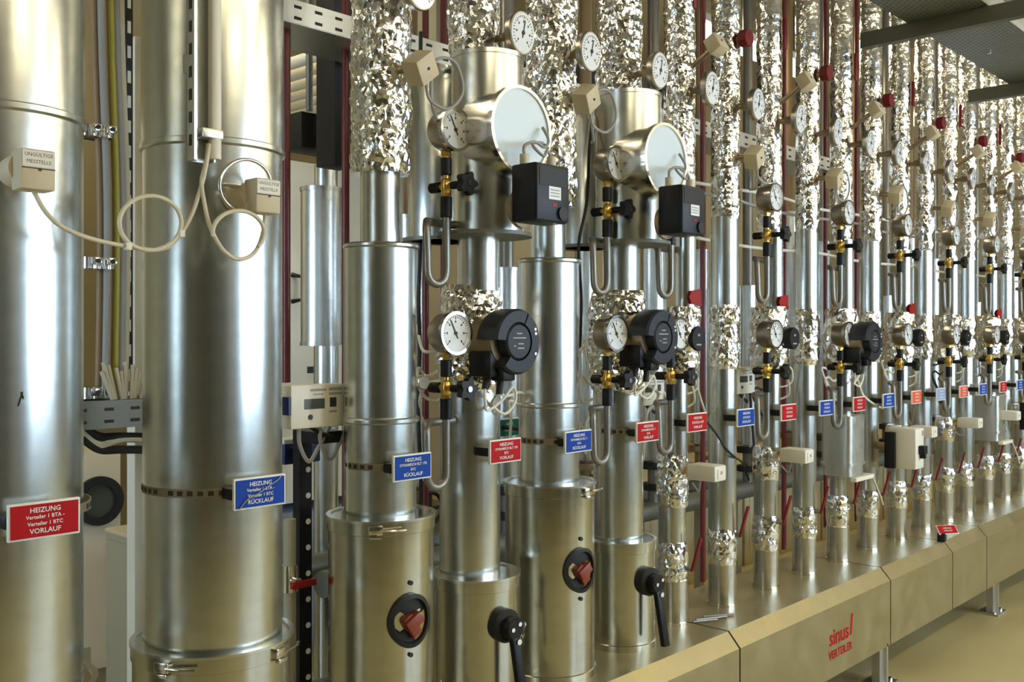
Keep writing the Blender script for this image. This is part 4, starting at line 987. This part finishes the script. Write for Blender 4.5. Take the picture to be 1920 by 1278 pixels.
loose('thin black cable sagging behind the second slim pipe towards the third', 'rubber', .0045, [(1325, 790, -.09), (1345, 815, -.115), (1360, 840, -.12), (1378, 857, -.10), (1392, 868, .0), (1404, 900, .06)], 2.04)
loose('white cable sloping across behind the fifth and sixth slim pipe', 'cable_white', .005, [(1592, 700, .05), (1608, 712, -.05), (1618, 740, -.06), (1640, 758, -.05), (1655, 765, .05)], 2.0)
loose('thin black hose hanging between the first window pipe and the first drum', 'rubber', .006, [(789, 60, .02), (787, 250, 0), (788, 450, .01), (785, 560, 0), (787, 650, .02), (784, 760, .02), (789, 900, .02), (788, 1010, .04)], 2.2, 'black_hose', 'thin black hoses')
loose('thin black hose hanging in front of the rear cylinder of the second drum', 'rubber', .005, [(1112, 205, .04), (1105, 280, 0), (1100, 380, -.01), (1085, 460, .0), (1090, 560, .02), (1087, 660, .1)], 2.03, 'black_hose', 'thin black hoses')
t = thing('dial_thermometer', 'tiny chrome dial low beside the valve of the first lever pipe', 'thermometer', at(788, 716, 2.1))
MB().lathe([(.020, 0), (.022, .014), (.020, .016)], (0, 0, 0), (0, -1, 0), 24).build('case', M['chrome'], t); MB().lathe([(.0185, .015), (.0185, .017)], (0, 0, 0), (0, -1, 0), 24).build('dial', M['white'], t); MB().cyl((0, 0, 0), (.06, .04, 0), .005, seg=8).build('stem', M['bronze'], t)
# yellowish casings standing on the floor behind the manifold
for j, x in enumerate((3.6, 4.75, 5.9, 7.05, 8.2)):
    t = casecab('boiler_casing', '%s yellowish low casing standing on the floor behind the slim pipes' % ORD[j], 'casing', x, x + 1.12, 3.35, 0, .66, .7, M['yellow_paint'], False)
    t['group'] = 'yellowish low casings behind the pipes'
    MB().box((0, -.352, .33), (1.0, .006, .5), .003).build('front_panel', M['yellow_paint'], t)
    MB().box((.38, -.36, .5), (.07, .02, .02), .004).build('handle', M['black'], t)
# dark boxes added to make the upper gaps look shaded
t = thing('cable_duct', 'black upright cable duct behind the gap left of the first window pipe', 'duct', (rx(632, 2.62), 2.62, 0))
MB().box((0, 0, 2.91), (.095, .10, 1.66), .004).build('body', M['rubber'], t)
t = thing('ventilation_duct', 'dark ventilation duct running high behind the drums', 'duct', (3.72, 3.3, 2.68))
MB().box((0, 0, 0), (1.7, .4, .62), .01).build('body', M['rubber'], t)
for q in (-.85, 0, .85): MB().box((q, 0, 0), (.03, .44, .66)).build('joint_frame', M['grey_paint'], t)
for q in (-.6, .6): MB().cyl((q, 0, .3), (q, 0, 1.07), .012, seg=8).build('hanger', M['steel'], t)
# black box unit on the slotted tray, louvred grille of conduits under the ceiling
t = thing('terminal_box', 'black terminal box high behind the gap left of the first window pipe', 'box', at(580, 252, 2.8))
MB().box((0, 0, 0), (.15, .12, .12), .006).build('body', M['rubber'], t)
MB().cyl((0, .0, .08), (0, 0, 3.745 - t.location.z), .012, seg=8).build('hanger', M['steel'], t)
for j in range(6):
    o = MB().cyl((0, 0, 0), (0, 1.99, 0), .024, seg=14).build('ceiling_conduit', M['cream'], loc=(2.27 + .105 * j, 2.92, 2.6)); tag(o, '%s pale conduit running away under the ceiling, counted from the thick pipe' % ORD[j], 'conduit', 'pale conduits under the ceiling')
p = at(612, 250, 2.9)
o = MB().tube([Vector((at(612, 110, 2.9).x, 2.9, 3.745)) - p, at(612, 110, 2.9) - p, at(613, 200, 2.9) - p, at(605, 225, 2.9) - p, at(600, 260, 2.9) - p, at(606, 290, 2.9) - p, at(620, 270, 2.9) - p, at(622, 225, 2.9) - p, at(612, 205, 2.9) - p, at(620, 170, 2.9) - p, at(634, 140, 2.9) - p], .006, 8).build('cable_coil', M['cable'], loc=p)
tag(o, 'looped beige cable hanging high left of the first window pipe', 'cable', 'coiled cables hanging behind the pipes')
